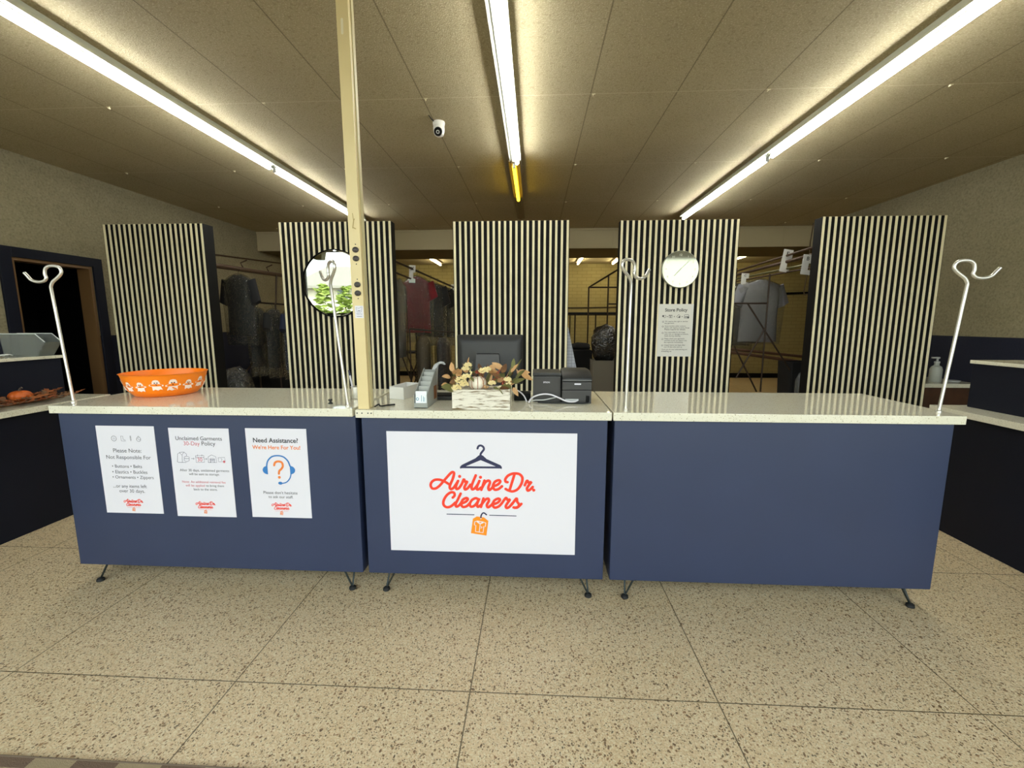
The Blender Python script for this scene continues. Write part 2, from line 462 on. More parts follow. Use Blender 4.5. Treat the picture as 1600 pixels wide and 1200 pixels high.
struct('wall_back', MB().box(XL, 8.15, YB, YB+.15, 0, 2.9), M_yellow)
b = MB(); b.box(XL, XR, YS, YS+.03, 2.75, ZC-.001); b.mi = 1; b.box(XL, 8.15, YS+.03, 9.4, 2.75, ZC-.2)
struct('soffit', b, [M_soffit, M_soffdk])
b = MB()
for x in (-4.6, -3.1, -1.6, -.1, 1.4, 2.9, 4.4): b.box(x-.004, x+.004, YS-.006, YS, 2.76, 3.09)
b.box(XL, XR, YS-.012, YS, 3.065, 3.099)
struct('trim_1', b, M_soffit)
struct('baseboard_back', MB().box(XL, 8.15, YB-.02, YB, 0, .12), M_black)
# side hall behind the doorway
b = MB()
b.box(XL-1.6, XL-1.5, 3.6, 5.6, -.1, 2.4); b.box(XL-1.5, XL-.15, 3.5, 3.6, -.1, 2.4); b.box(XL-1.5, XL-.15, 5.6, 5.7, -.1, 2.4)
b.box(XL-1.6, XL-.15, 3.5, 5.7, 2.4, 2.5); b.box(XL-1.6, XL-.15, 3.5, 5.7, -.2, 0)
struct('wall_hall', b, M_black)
b = MB()
b.box(XL, XL+.025, DY0-.11, DY0, 0, DZ+.1, .004); b.box(XL, XL+.025, DY1, DY1+.11, 0, DZ+.1, .004); b.box(XL, XL+.025, DY0, DY1, DZ, DZ+.1, .004)
b.mi = 1
b.box(XL-.15, XL-.001, DY1-.035, DY1-.001, 0, DZ-.03); b.box(XL-.15, XL-.001, DY0+.001, DY0+.035, 0, DZ-.03); b.box(XL-.15, XL-.001, DY0+.001, DY1-.001, DZ-.03, DZ-.001)
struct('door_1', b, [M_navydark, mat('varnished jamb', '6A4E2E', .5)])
# storefront behind the camera
b = MB(); b.box(XL, XR, YF-.1, YF, 0, .28); b.box(XL, XR, YF-.1, YF, 3.04, ZC)
struct('wall_front', b, M_plaster)
mull = [XL, -2.6, -.55, .65, 2.7, XR]
for i in range(5):
    x0, x1 = mull[i], mull[i+1]
    b = MB()
    b.box(x0, x0+.05, YF-.08, YF-.02, .28, 3.04); b.box(x1-.05, x1, YF-.08, YF-.02, .28, 3.04)
    b.box(x0+.05, x1-.05, YF-.08, YF-.02, .28, .34); b.box(x0+.05, x1-.05, YF-.08, YF-.02, 2.98, 3.04); b.box(x0+.05, x1-.05, YF-.08, YF-.02, 1.585, 1.625)
    b.mi = 1; b.box(x0+.05, x1-.05, YF-.053, YF-.047, .34, 2.98)
    struct('window_%d' % (i+1), b, [M_alum, M_glass])
# the street outside, seen in the mirror and the clock glass
g_ = tag(MB().box(-60, 60, -60, YF-.1, -.14, -.02).build('parking_lot', M_asph, smooth=0), 'grey asphalt lot outside the storefront', 'ground'); g_['kind'] = 'structure'
bd = thing('house', 'pale stucco building with grey shingle roof across the lot', 'building', (-8, -30, 0))
MB().box(-21.4, 8, -40, -30, -.02, 4.75).build('wall', M_stucco, bd, smooth=0)
b = MB(); b.mesh([(-22.2, -29.3, 4.7), (8.6, -29.3, 4.7), (8.6, -40.6, 4.7), (-22.2, -40.6, 4.7), (-20.8, -34, 6.95), (6, -34, 6.95)], [(0, 1, 5, 4), (2, 3, 4, 5), (1, 2, 5), (3, 0, 4), (3, 2, 1, 0)])
b.box(-22.2, 8.6, -29.34, -29.2, 4.5, 4.72); b.build('roof', M_roof, bd, smooth=0)
for wx in (-17.5, -11, -4):
    w = MB().box(wx-.45, wx+.45, -30.04, -29.98, 3.4, 4.4).build('window', M_dim, bd, smooth=0)
random.seed(4)
def tree(x, y, h, rad, label):
    t = thing('small_tree', label, 'tree', (x, y, -.02), 'young trees along the lot')
    MB().tube([(x, y, -.02), (x+.05, y, h*.4), (x, y+.04, h*.75)], [.06, .045, .02]).build('trunk', M_bark, t)
    b = MB()
    for k in range(230):
        u = random.random()**.5; a = random.random()*2*PI; zz = random.random()**.8
        rr = rad*u*(.6+.4*math.sin(PI*zz))*(1+.3*math.sin(3*a+7*zz))
        p = Vector((x+rr*math.cos(a), y+rr*math.sin(a), h*.38+zz*h*.62)); s_ = .10+.1*random.random()
        q = Matrix.Rotation(random.random()*6, 3, 'Z') @ Matrix.Rotation(random.random()*3, 3, 'X')
        b.mesh([p+q @ Vector(v)*s_ for v in ((-1, 0, 0), (0, -.4, .1), (1, 0, 0), (0, .4, .1))], [(0, 1, 2, 3)])
    b.build('crown', M_bush, t, smooth=0, recalc=False)
tree(-7.6, -6.2, 2.75, .3, 'yellow green young tree at the left in the mirror view')
tree(-6.75, -6.1, 2.7, .27, 'yellow green young tree in the middle of the mirror view')
tree(-5.6, -6.0, 2.6, .24, 'yellow green young tree beside the pole in the mirror view')
t = thing('ceiling_box', 'small tan box on the ceiling at the storefront, seen at the top of the mirror', 'fitting', (-4.74, -.3, 3.0995))  # added stand-in for a tan shape in the mirror, its use unknown
b = MB(); b.rings([[Vector((-4.74+sx_*w_, -.3+sy_*w_, z)) for sx_, sy_ in ((-1, -1), (1, -1), (1, 1), (-1, 1))] for z, w_ in ((3.0995, .13), (2.78, .085))]); b.build('case', mat('tan case', 'A89A68', .6), t, smooth=0)

# ------------------------------------------------------------------ counters
ZT = .978
def counter(x0, x1, bx0, bx1, label, zt):
    cx = (x0+x1)/2
    t = thing('service_counter', label, 'counter', (cx, 2.36, 0), 'navy counters with quartz tops')
    yb0, yb1 = 2.06, 2.62
    bb = MB(); bb.box(bx0, bx1, yb0, yb1, .105, zt-.0405, .006)
    bb.build('body', M_navy, t)
    MB().box(x0, x1, 2.04, 2.69, zt-.04, zt, .003).build('countertop', M_quartz, t)
    for sx_, fx in ((1, bx0+.085), (-1, bx1-.07)):
        for sy_, fy in ((1, 2.078), (-1, 2.56)):
            l = MB()
            l.tube([(fx, fy, .012), (fx+sx_*.048, fy+sy_*.012, .106)], .0048)
            l.tube([(fx, fy, .012), (fx+sx_*.008, fy+sy_*.06, .106)], .0048)
            lo = l.build('leg', M_gun, t)
            MB().lathe([(.016, 0), (.019, .004), (.017, .014), (.009, .02)], fx, fy, 16).build('foot', M_rubber, lo)
    return t
counter(-2.475, -.892, -2.452, -.886, 'navy counter at left with three paper notices on its front', .983)
counter(-.878, .371, -.858, .356, 'navy middle counter with the large white logo sign on its front', .978)
counter(.378, 1.978, .388, 1.948, 'plain navy counter at right with nothing on its front', .978)

# ------------------------------------------------------------------ printed signs on the counters
def logo_strokes():
    def c(pts): return [(665+x/8.889, 685+y/8.889) for x, y in pts]
    S = []
    S.append(c([(338, 642), (270, 600), (200, 572), (130, 574), (85, 606), (72, 652), (95, 692), (142, 692), (195, 655), (250, 592), (310, 522), (360, 472), (388, 468), (396, 492), (378, 560), (348, 630), (336, 676), (352, 702), (388, 684), (420, 640), (452, 588)]))
    S.append(c([(452, 588), (424, 660), (430, 700), (466, 686), (505, 628), (532, 566), (552, 602), (578, 598), (556, 640), (540, 680), (550, 706), (585, 690), (625, 640)]))
    S.append(c([(697, 512), (668, 580), (640, 660), (646, 704), (682, 692), (722, 640), (748, 588)]))
    S.append(c([(748, 588), (714, 670), (716, 706), (745, 700), (770, 680)]))
    S.append(c([(818, 584), (775, 712)])); S.append(c([(782, 690), (832, 606), (878, 584), (894, 612), (872, 680), (884, 714), (918, 690), (950, 645)]))
    S.append(c([(935, 666), (1000, 640), (1038, 600), (1016, 578), (962, 602), (936, 660), (958, 708), (1010, 702), (1062, 662)]))
    S.append(c([(1236, 494), (1166, 718)]))
    S.append(c([(1112, 700), (1150, 720), (1210, 734), (1280, 702), (1332, 624), (1344, 545), (1302, 494), (1222, 486), (1150, 512), (1110, 560), (1110, 596), (1138, 606)]))
    S.append(c([(1378, 648), (1410, 584), (1430, 612), (1466, 606), (1432, 650), (1408, 694), (1420, 722), (1452, 708), (1488, 672)]))
    S.append(c([(378, 820), (404, 790), (394, 752), (350, 748), (292, 790), (252, 862), (252, 920), (292, 952), (350, 942), (415, 888)]))
    S.append(c([(488, 764), (452, 840), (420, 905), (426, 944), (462, 930), (502, 882)]))
    S.append(c([(495, 906), (560, 876), (588, 842), (566, 826), (518, 850), (494, 906), (518, 948), (572, 938), (622, 890)]))
    S.append(c([(736, 850), (700, 828), (646, 852), (616, 906), (632, 946), (680, 930), (722, 880), (748, 828), (716, 910), (728, 948), (770, 920)]))
    S.append(c([(804, 832), (770, 950)])); S.append(c([(780, 915), (830, 850), (870, 834), (880, 862), (852, 920), (866, 954), (906, 930), (942, 890)]))
    S.append(c([(935, 916), (1000, 890), (1034, 852), (1010, 834), (956, 860), (932, 916), (958, 958), (1016, 942), (1062, 895)]))
    S.append(c([(1062, 895), (1115, 824), (1138, 852), (1170, 848), (1138, 895), (1114, 940), (1130, 964), (1170, 942), (1208, 895)]))
    S.append(c([(1198, 915), (1262, 832), (1272, 876), (1298, 918), (1272, 958), (1222, 956)])); S.append(c([(1240, 962), (1290, 944), (1330, 906)]))
    D = [(665+473/8.889, 685+526/8.889), (665+763/8.889, 685+538/8.889), (665+1502/8.889, 685+716/8.889)]
    return S, D
YFACE = 2.0595
def px(x, y): p = at(x, y, YFACE); return Vector((p.x, p.z))
def draw_logo(b, T, k, y, mats, hanger=True):
    """mats = indices (red, navy, orange, white); T maps sign coordinates; k is the scale of the strokes"""
    S, D = logo_strokes(); b.mi = mats[0]
    for i, s_ in enumerate(S): b.ribbon([T(px(*p)) for p in s_], .0136*k, y-.00035*(i % 2))
    for d in D: b.disc(T(px(*d)), .0082*k, y)
    b.mi = mats[1]
    c = lambda q, ox=665, oy=685, s_=8.889: T(px(ox+q[0]/s_, oy+q[1]/s_))
    if hanger:
        b.ribbon([c(q) for q in ((722, 138), (735, 108), (765, 97), (800, 115), (810, 150), (785, 185), (765, 215), (766, 240))], .0105*k, y)
        outer = [(735, 237), (765, 222), (800, 239), (850, 285), (1040, 370), (1060, 395), (1058, 424), (1036, 416), (505, 412), (480, 418), (478, 392), (505, 365), (690, 275)]
        hole = [(765, 300), (975, 388), (560, 385)]
        L = [[Vector((*c(q), 0)) for q in lp] for lp in (outer, hole)]
        fl = [p for lp in L for p in lp]
        b.mesh([(p.x, y, p.y) for p in fl], [tuple(t_) for t_ in tessellate_polygon(L)])
    c2 = lambda q: c(q, 690, 790, 13.333)
    b.ribbon([c2((112, 172)), c2((678, 187))], .0042*k, y, False); b.ribbon([c2((1000, 197)), c2((1553, 212))], .0042*k, y, False)
    b.mi = mats[2]
    tagp = [(655, 268), (735, 222), (885, 242), (975, 315), (935, 620), (613, 570)]
    b.mesh([(p.x, y-.0001, p.y) for p in (c2(q) for q in tagp)], [tuple(range(6))])
    b.mi = mats[3]
    w = .0042*k
    b.ribbon([c2(q) for q in ((690, 330), (750, 318), (860, 336), (922, 358), (912, 436), (882, 428), (865, 560), (706, 535), (716, 408), (684, 398), (690, 330))], w, y-.0002, False)
    b.ribbon([c2((805, 380)), c2((785, 545))], w*.8, y-.0002, False); b.ribbon([c2((750, 335)), c2((805, 375)), c2((860, 350))], w*1.6, y-.0002, False)
    b.ribbon([c2((822, 430)), c2((848, 445)), c2((822, 465))], w*.8, y-.0002, False)
    b.disc(c2((820, 262)), .0036*k, y-.0002)
    b.mi = mats[1]
    b.ribbon([c2(q) for q in ((820, 245), (825, 205), (850, 160), (885, 148), (935, 185))], .0068*k, y-.0004)
def poster(name, label, cat, px4, mats, art, group=None, mpaper=M_white, Y=YFACE, thick=.0016, P=None):
    c4 = [P(*q) for q in px4]
    xa = (c4[0].x+c4[3].x)/2; xb = (c4[1].x+c4[2].x)/2; za = (c4[0].y+c4[1].y)/2; zb = (c4[2].y+c4[3].y)/2
    t = thing(name, label, cat, ((xa+xb)/2, Y, zb), group)
    MB().box(xa, xb, Y-thick, Y, zb, za).build('sheet', mpaper, t, smooth=0)
    b = Art(); art(b, Y-thick-.0006, xa, xb, za, zb); b.flush()
    for nm, bb in b.done: bb.build(nm, mats, t, smooth=0, recalc=False)
    return t
class Art(MB):
    """printed artwork: every line of lettering and every icon becomes a part of its own"""
    def __init__(s): MB.__init__(s); s.done = []; s.icon = 'icon'
    def flush(s, nm=None):
        if len(s.bm.verts):
            o = MB(); o.bm.free(); o.bm = s.bm; s.done.append((nm or s.icon, o)); s.bm = bmesh.new()
        else: s.icon = s.icon
    def line(s, *a, **k):
        s.flush(); MB.text(s, *a, **k); s.flush('lettering')
def arr(b, x, z, y, s=.01):
    b.ribbon([(x-s, z), (x+s, z)], s*.18, y, False); b.ribbon([(x+s*.4, z+s*.5), (x+s, z), (x+s*.4, z-s*.5)], s*.18, y, False)
def rect(b, x0, x1, z0, z1, w, y): b.ribbon([(x0, z0), (x1, z0), (x1, z1), (x0, z1), (x0, z0)], w, y, False)
INK = [M_ink, M_red, M_inknavy, M_orangeink, M_white, M_redsoft, M_orange2, M_blueink, M_inkblk]
def tline(b, P, s_, xl, yl, xr, y, bold=0):
    a = P(xl, yl); e = P(xr, yl); b.line(s_, a.x, a.y, y, width=abs(e.x-a.x), bold=bold)
def minilogo(b, y, cx, cz, w):
    k = w/.503; ref = px(754, 766); b.flush()
    draw_logo(b, lambda p: Vector((cx, cz))+(p-ref)*k, k*1.15, y, (1, 1, 6, 4), hanger=False); b.flush('logo')

def big(b, y, xa, xb, za, zb): draw_logo(b, lambda p: p, 1.0, y, (1, 2, 3, 4))
poster('logo_sign', 'large white sign with red script lettering, hanger and orange tag on the middle counter', 'sign',
       [(604, 673), (902, 678), (898, 868), (611, 858)], INK, big, P=px)
def art1(b, y, xa, xb, za, zb):
    b.mi = 0
    P = lambda x, y_: px(150+x/8, 660+y_/8)
    c = P(228, 200); b.circle(c, .0135, .0018, y); b.circle(c, .004, .001, y)
    b.flush(); c = P(335, 200); b.ribbon([(c.x-.008, c.y+.013), (c.x-.008, c.y-.013), (c.x+.016, c.y-.013), (c.x+.014, c.y-.008), (c.x+.003, c.y-.004), (c.x+.003, c.y+.013), (c.x-.008, c.y+.013)], .0014, y, False)
    b.flush(); c = P(437, 200); b.ribbon([(c.x, c.y+.014), (c.x, c.y-.014)], .0014, y, False)
    for k in range(5): b.ribbon([(c.x-.004, c.y+.012-k*.005), (c.x+.004, c.y+.012-k*.005)], .0012, y, False)
    b.flush(); c = P(537, 210); b.circle(c, .0115, .0016, y); b.ribbon([(c.x-.010, c.y), (c.x-.003, c.y+.004), (c.x+.003, c.y-.004), (c.x+.010, c.y)], .0012, y); b.ribbon([(c.x-.004, c.y+.012), (c.x, c.y+.018), (c.x+.004, c.y+.012)], .0016, y, False)
    tline(b, P, 'Please Note:', 222, 372, 574, y); tline(b, P, 'Not Responsible For', 137, 452, 690, y)
    tline(b, P, '\u2022 Buttons \u2022 Belts', 208, 563, 580, y); tline(b, P, '\u2022 Elastics \u2022 Buckles', 212, 634, 648, y); tline(b, P, '\u2022 Ornaments \u2022 Zippers', 215, 698, 726, y)
    tline(b, P, '...or any items left', 222, 810, 638, y); tline(b, P, 'over 30 days.', 300, 872, 616, y)
    c = P(475, 1000); minilogo(b, y, c.x, c.y, .101)
poster('notice_sheet', 'white notice sheet listing items not responsible for, leftmost on the left counter', 'notice', [(150, 664), (241, 667), (256, 803), (167, 800)], INK, art1, 'paper notices on the left counter', P=px)
def art2(b, y, xa, xb, za, zb):
    P = lambda x, y_: px(262+x/8, 660+y_/8)
    b.mi = 8; tline(b, P, 'Unclaimed Garments', 103, 218, 682, y)
    b.mi = 5; tline(b, P, '30-Day', 205, 284, 405, y); b.mi = 8; tline(b, P, 'Policy', 430, 287, 600, y)
    b.mi = 2; w = .0016
    sh = lambda pts, w_=w: b.ribbon([P(*q) for q in pts], w_, y, False)
    sh([(125, 490), (128, 390), (170, 372), (205, 368), (240, 395), (238, 420)]); sh([(125, 490), (140, 498), (235, 500)]); sh([(150, 372), (178, 405), (210, 372)]); sh([(185, 405), (188, 496)])
    sh([(212, 430), (240, 420), (272, 432), (272, 478), (240, 490), (212, 475), (212, 430)]); sh([(212, 450), (272, 452)])
    b.flush(); c = P(318, 452); arr(b, c.x, c.y, y, .008); b.flush(); c = P(478, 455); arr(b, c.x, c.y, y, .008)
    b.flush(); sh([(352, 415), (455, 412), (462, 498), (362, 500), (352, 415)]); sh([(354, 438), (458, 436)]); sh([(378, 402), (378, 420)]); sh([(430, 402), (430, 420)])
    b.flush(); sh([(512, 500), (508, 430), (550, 405), (605, 428), (618, 500), (512, 500)]); sh([(535, 498), (533, 450), (588, 448), (592, 498)]); sh([(534, 465), (590, 464)], .003); sh([(545, 498), (545, 480), (580, 480), (580, 498)])
    b.flush(); sh([(635, 440), (715, 436), (722, 488), (642, 492), (635, 440)]); sh([(672, 450), (685, 462), (675, 478)])
    b.mi = 5; tline(b, P, '30', 378, 486, 440, y); b.disc(P(710, 490), .0065, y-.0002)
    b.mi = 0; tline(b, P, 'After 30 days, unclaimed garments', 158, 608, 772, y); tline(b, P, 'will be sent to storage.', 272, 656, 652, y)
    b.mi = 5; tline(b, P, 'Note: An additional retrieval fee', 188, 752, 728, y); tline(b, P, 'will be applied', 230, 798, 470, y)
    b.mi = 0; tline(b, P, 'to bring them', 485, 802, 708, y); tline(b, P, 'back to the store.', 332, 846, 626, y)
    c = P(478, 1030); minilogo(b, y, c.x, c.y, .101)
poster('notice_sheet', 'white notice sheet on the unclaimed garments policy, middle one on the left counter', 'notice', [(263, 668), (357, 670), (370, 808), (278, 806)], INK, art2, 'paper notices on the left counter', P=px)
def art3(b, y, xa, xb, za, zb):
    P = lambda x, y_: px(380+x/8, 660+y_/8)
    b.mi = 8; tline(b, P, 'Need Assistance?', 128, 247, 688, y, .02)
    b.mi = 6; tline(b, P, "We're Here For You!", 118, 330, 716, y, .02)
    b.mi = 7
    b.ribbon([P(*q) for q in ((296, 545), (310, 480), (360, 428), (432, 414), (505, 430), (560, 480), (588, 545))], .0075, y)
    b.ribbon([P(*q) for q in ((600, 650), (585, 700), (545, 745), (495, 760))], .006, y)
    for q, sgn in (((310, 595), 1), ((588, 595), -1)):
        c = P(*q); pts = [(c.x, c.y+.021*1.1), (c.x, c.y-.021*1.1)]
        r = [(c.x-sgn*.027*math.sin(PI*k/12), c.y-.0225*math.cos(PI*k/12)) for k in range(13)]
        b.mesh([(p[0], y, p[1]) for p in r], [tuple(range(13))])
    b.disc(P(468, 758), .0115, y, ry=.0082)
    b.flush(); b.mi = 6
    b.ribbon([P(*q) for q in ((390, 535), (402, 500), (440, 486), (485, 500), (498, 545), (480, 580), (455, 605), (450, 640))], .011, y)
    b.disc(P(455, 685), .0075, y)
    b.mi = 8; tline(b, P, "Please don't hesitate", 258, 890, 682, y); tline(b, P, 'to ask our staff.', 320, 942, 628, y)
    c = P(485, 1045); minilogo(b, y, c.x, c.y, .101)
poster('notice_sheet', 'white notice sheet with blue headset and orange question mark on the left counter', 'notice', [(382, 669), (477, 670), (489, 809), (396, 808)], INK, art3, 'paper notices on the left counter', P=px)

# ------------------------------------------------------------------ garment hooks standing on the counters
HS = [(0, 0), (0, .60), (.014, .625), (.048, .65), (.068, .672), (.062, .695), (.038, .705), (.005, .704), (-.016, .69), (-.022, .664), (-.018, .645), (-.034, .63), (-.068, .626), (-.10, .636), (-.118, .656), (-.132, .672)]
def hook(x, y, z, th, lean, zs, label):
    t = thing('garment_hook', label, 'hook', (x, y, z), 'steel garment hooks on the counters')
    c, s_ = math.cos(th), math.sin(th)
    body = [(0, 0, .002)]
    pts = []
    for (u, v) in HS[1:]:
        pts.append(Vector((u*c+lean*min(v, .6)/.6, u*s_, v*zs)))
    line = [Vector((0, 0, .002)), Vector((lean*.5, 0, .3*zs)), pts[0]]
    line = [Vector((0, 0, .002))]+[Vector((lean*k/6, 0, .6*zs*k/6)) for k in range(1, 6)]+spline(pts, 5)
    MB().tube(line, .0074, 10).build('rod', M_chrome, t, world=False, smooth=50)
    MB().lathe([(.0125, .0), (.0125, .006), (.0085, .01), (.0076, .02)], n=16).build('collar', M_chrome, t, world=False)
hook(-2.446, 2.14, .983, 0, -.035, 1.0, 'steel garment hook nearest the orange bowl, on the far left counter corner')
hook(-.938, 2.10, .983, R(-45), -.055, 1.005, 'steel garment hook in front of the round mirror')
hook(.447, 2.10, .978, R(-141), .004, 1.01, 'steel garment hook left of the store policy sheet')
hook(1.94, 2.14, .978, R(180), .048, 1.0, 'steel garment hook on the right counter end')

# ------------------------------------------------------------------ power pole
t = thing('power_pole', 'beige power pole with brown outlets rising from the counter to the ceiling', 'pole', (-.845, 2.085, .979))
def pole_x(z): return -.842-.011*(z-.98)/2
b = MB()
x0 = pole_x(.98); x1 = pole_x(3.098)
b.mesh([(x0-.027, 2.06, .979), (x0+.027, 2.06, .979), (x0+.027, 2.115, .979), (x0-.027, 2.115, .979), (x1-.027, 2.06, 3.098), (x1+.027, 2.06, 3.098), (x1+.027, 2.115, 3.098), (x1-.027, 2.115, 3.098)],
       [(0, 1, 2, 3), (4, 5, 6, 7), (0, 1, 5, 4), (1, 2, 6, 5), (2, 3, 7, 6), (3, 0, 4, 7)])
b.build('shaft', M_beige, t)
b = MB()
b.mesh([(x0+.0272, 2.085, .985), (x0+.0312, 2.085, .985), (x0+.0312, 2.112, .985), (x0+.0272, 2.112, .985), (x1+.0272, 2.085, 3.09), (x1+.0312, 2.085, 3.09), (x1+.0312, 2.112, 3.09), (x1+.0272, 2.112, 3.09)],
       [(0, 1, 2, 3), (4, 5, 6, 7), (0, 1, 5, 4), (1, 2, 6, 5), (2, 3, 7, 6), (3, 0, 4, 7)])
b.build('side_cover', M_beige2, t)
M_out = mat('brown outlet plastic', '2E2218', .4)
M_slot = mat('dark slot', '0A0807', .7)
for zc in (1.721, 1.561):
    xo = pole_x(zc)+.003
    o = MB().box(xo-.017, xo+.017, 2.0585, 2.0605, zc-.037, zc+.037, .001).build('outlet', M_beige, t)
    for dz in (.02, -.02):
        b = MB(); b.lathe([(.0155, 2.0600), (.0155, 2.0555), (.0135, 2.0545)], 0, 0, 20, axis='Y', M=Matrix.Translation((xo, 0, zc+dz)) @ Matrix.Diagonal((1, 1, .84, 1)))
        b.mi = 1
        b.box(xo-.0068, xo-.0052, 2.0538, 2.0546, zc+dz+.001, zc+dz+.008); b.box(xo+.0048, xo+.0064, 2.0538, 2.0546, zc+dz+.001, zc+dz+.008); b.box(xo-.002, xo+.002, 2.0538, 2.0546, zc+dz-.008, zc+dz-.004)
        b.build('receptacle', [M_out, M_slot], o)
    for dz in (.045, -.045):
        MB().lathe([(.0028, 2.0602), (.0028, 2.0585)], xo, 0, 10, axis='Y', M=Matrix.Translation((0, 0, zc+dz))).build('screw', M_out, o)
xs_ = pole_x(1.45)+.004
b = MB(); b.box(xs_-.0205, xs_+.0205, 2.0592, 2.0602, 1.424, 1.482); b.mi = 1
b.ribbon([(xs_-.012, 1.462), (xs_-.014, 1.474), (xs_-.004, 1.470), (xs_+.004, 1.472), (xs_+.013, 1.476), (xs_+.012, 1.462), (xs_+.008, 1.452), (xs_-.008, 1.452), (xs_-.012, 1.462)], .001, 2.0588)
b.ribbon([(xs_-.005, 1.460), (xs_, 1.457), (xs_+.005, 1.460)], .0022, 2.0588)
for k, wd in enumerate((.028, .024)): b.text('Thank You', xs_, 1.441-.010*k, 2.0588, width=wd, align='C') if k == 0 else b.ribbon([(xs_-.012, 1.432), (xs_+.012, 1.432)], .0016, 2.0588, False)
b.build('sticker', [M_white, M_inkblk], t, smooth=0, label='small white printed sticker')
b = MB(); b.ribbon([(x1-.002, 2.665), (x1-.001, 2.72)], .011, 2.0594)
b.build('tape_mark', mat('glue residue', 'E6DCC0', .3), t, smooth=0, recalc=False)
b = MB(); b.ribbon([(-.852, 1.84), (-.846, 1.872), (-.842, 1.88)], .004, 2.0594); b.ribbon([(-.850, 1.905), (-.846, 1.87)], .003, 2.0594); b.ribbon([(-.850, 1.842), (-.838, 1.836)], .004, 2.0594)
b.build('scratch', mat('scuffed paint', 'A8925A', .7), t, smooth=0, recalc=False)
b = MB(); b.box(-.876, -.786, 2.0365, 2.0398, .950, .976, .001); b.mi = 1
for x in (-.866, -.842, -.812, -.796): b.lathe([(.0032, 2.0364), (.0032, 2.0345)], x, 0, 10, axis='Y', M=Matrix.Translation((0, 0, .963)))
b.build('mounting_plate', [mat('white plate', 'DED8C2', .5), M_gun], t)

# ------------------------------------------------------------------ slatted panels
def panel(x0, x1, ret, n, label, ztop=2.447):
    t = thing('slat_panel', label, 'panel', ((x0+x1)/2, 4.72, 0), 'black and cream slatted panels behind the counters')
    MB().box(x0, x1, 4.66, 4.66+ret, 0, ztop).build('backing', M_black, t, smooth=0)
    b = MB(); w = .0235; p = (x1-x0-.012-w)/(n-1)
    for k in range(n):
        x = x0+.006+k*p
        b.box(x, x+w, 4.656, 4.66, .0, ztop+.001)
    b.build('slats', M_cream, t, smooth=0)
panel(-4.705, -3.572, .15, 20, 'slatted panel behind the orange bowl, leftmost of the five', 2.46)
panel(-2.735, -1.513, .11, 21, 'slatted panel carrying the round mirror', 2.46)
panel(-.862, .352, .09, 21, 'slatted panel behind the monitor and receipt printers')
panel(.868, 2.062, .09, 21, 'slatted panel carrying the clock and store policy', 2.437)
panel(2.862, 4.055, .12, 21, 'slatted panel at far right behind the plain counter', 2.45)

# mirror, clock, policy sheet hang on the panels
t = thing('round_mirror', 'round mirror with thin dark rim reflecting the street', 'mirror', (-2.142, 4.655, 1.82))
Mr = Matrix.Translation((-2.142, 0, 1.82))
MB().lathe([(.352, 4.655), (.358, 4.655), (.358, 4.630), (.352, 4.628), (.350, 4.632)], 0, 0, 72, axis='Y', cap=False, M=Mr).build('rim', M_black, t)
MB().lathe([(.352, 4.654), (.351, 4.6375), (.338, 4.6345)], 0, 0, 72, axis='Y', M=Mr).build('glass', M_mirror, t, smooth=8)
t = thing('wall_clock', 'round silvery glass wall clock above the store policy sheet', 'clock', (1.482, 4.655, 1.944))
Mc = Matrix.Translation((1.482, 4.637, 1.944)) @ Matrix.Rotation(R(-1.15), 4, 'X')
MB().lathe([(.176, .016), (.186, .010), (.1875, -.012), (.183, -.02), (.178, -.018)], 0, 0, 64, axis='Y', M=Mc).build('rim', mat('satin clock rim', 'C2C4BA', .3, .7), t)
MB().lathe([(.181, -.019), (.181, -.0215)], 0, 0, 64, axis='Y', M=Mc).build('face', mat('silvered clock glass', '9A9A86', .06, .62), t)
M_num = mat('pale clock numerals', 'F0F0E2', .6)
for h in range(12):
    a = R(90-30*(h+1)); s_ = .03; b = MB()
    b.text(str(h+1), .145*math.cos(a), .145*math.sin(a)-.012, -.0222, size=s_, align='C')
    bmesh.ops.transform(b.bm, matrix=Mc, verts=b.bm.verts)
    b.build('numeral', M_num, t, smooth=0, recalc=False)
for nm, ang, ln, w in (('hour_hand', 222, .085, .006), ('minute_hand', 45, .12, .004)):
    a = R(90-ang); b = MB(); b.ribbon([(-.02*math.cos(a), -.02*math.sin(a)), (ln*math.cos(a), ln*math.sin(a))], w, -.0235, False)
    bmesh.ops.transform(b.bm, matrix=Mc, verts=b.bm.verts); b.build(nm, mat('grey '+nm, '9BA09A', .5), t, smooth=0, recalc=False)
def pp(x, y): p = at(x, y, 4.652); return Vector((p.x, p.z))
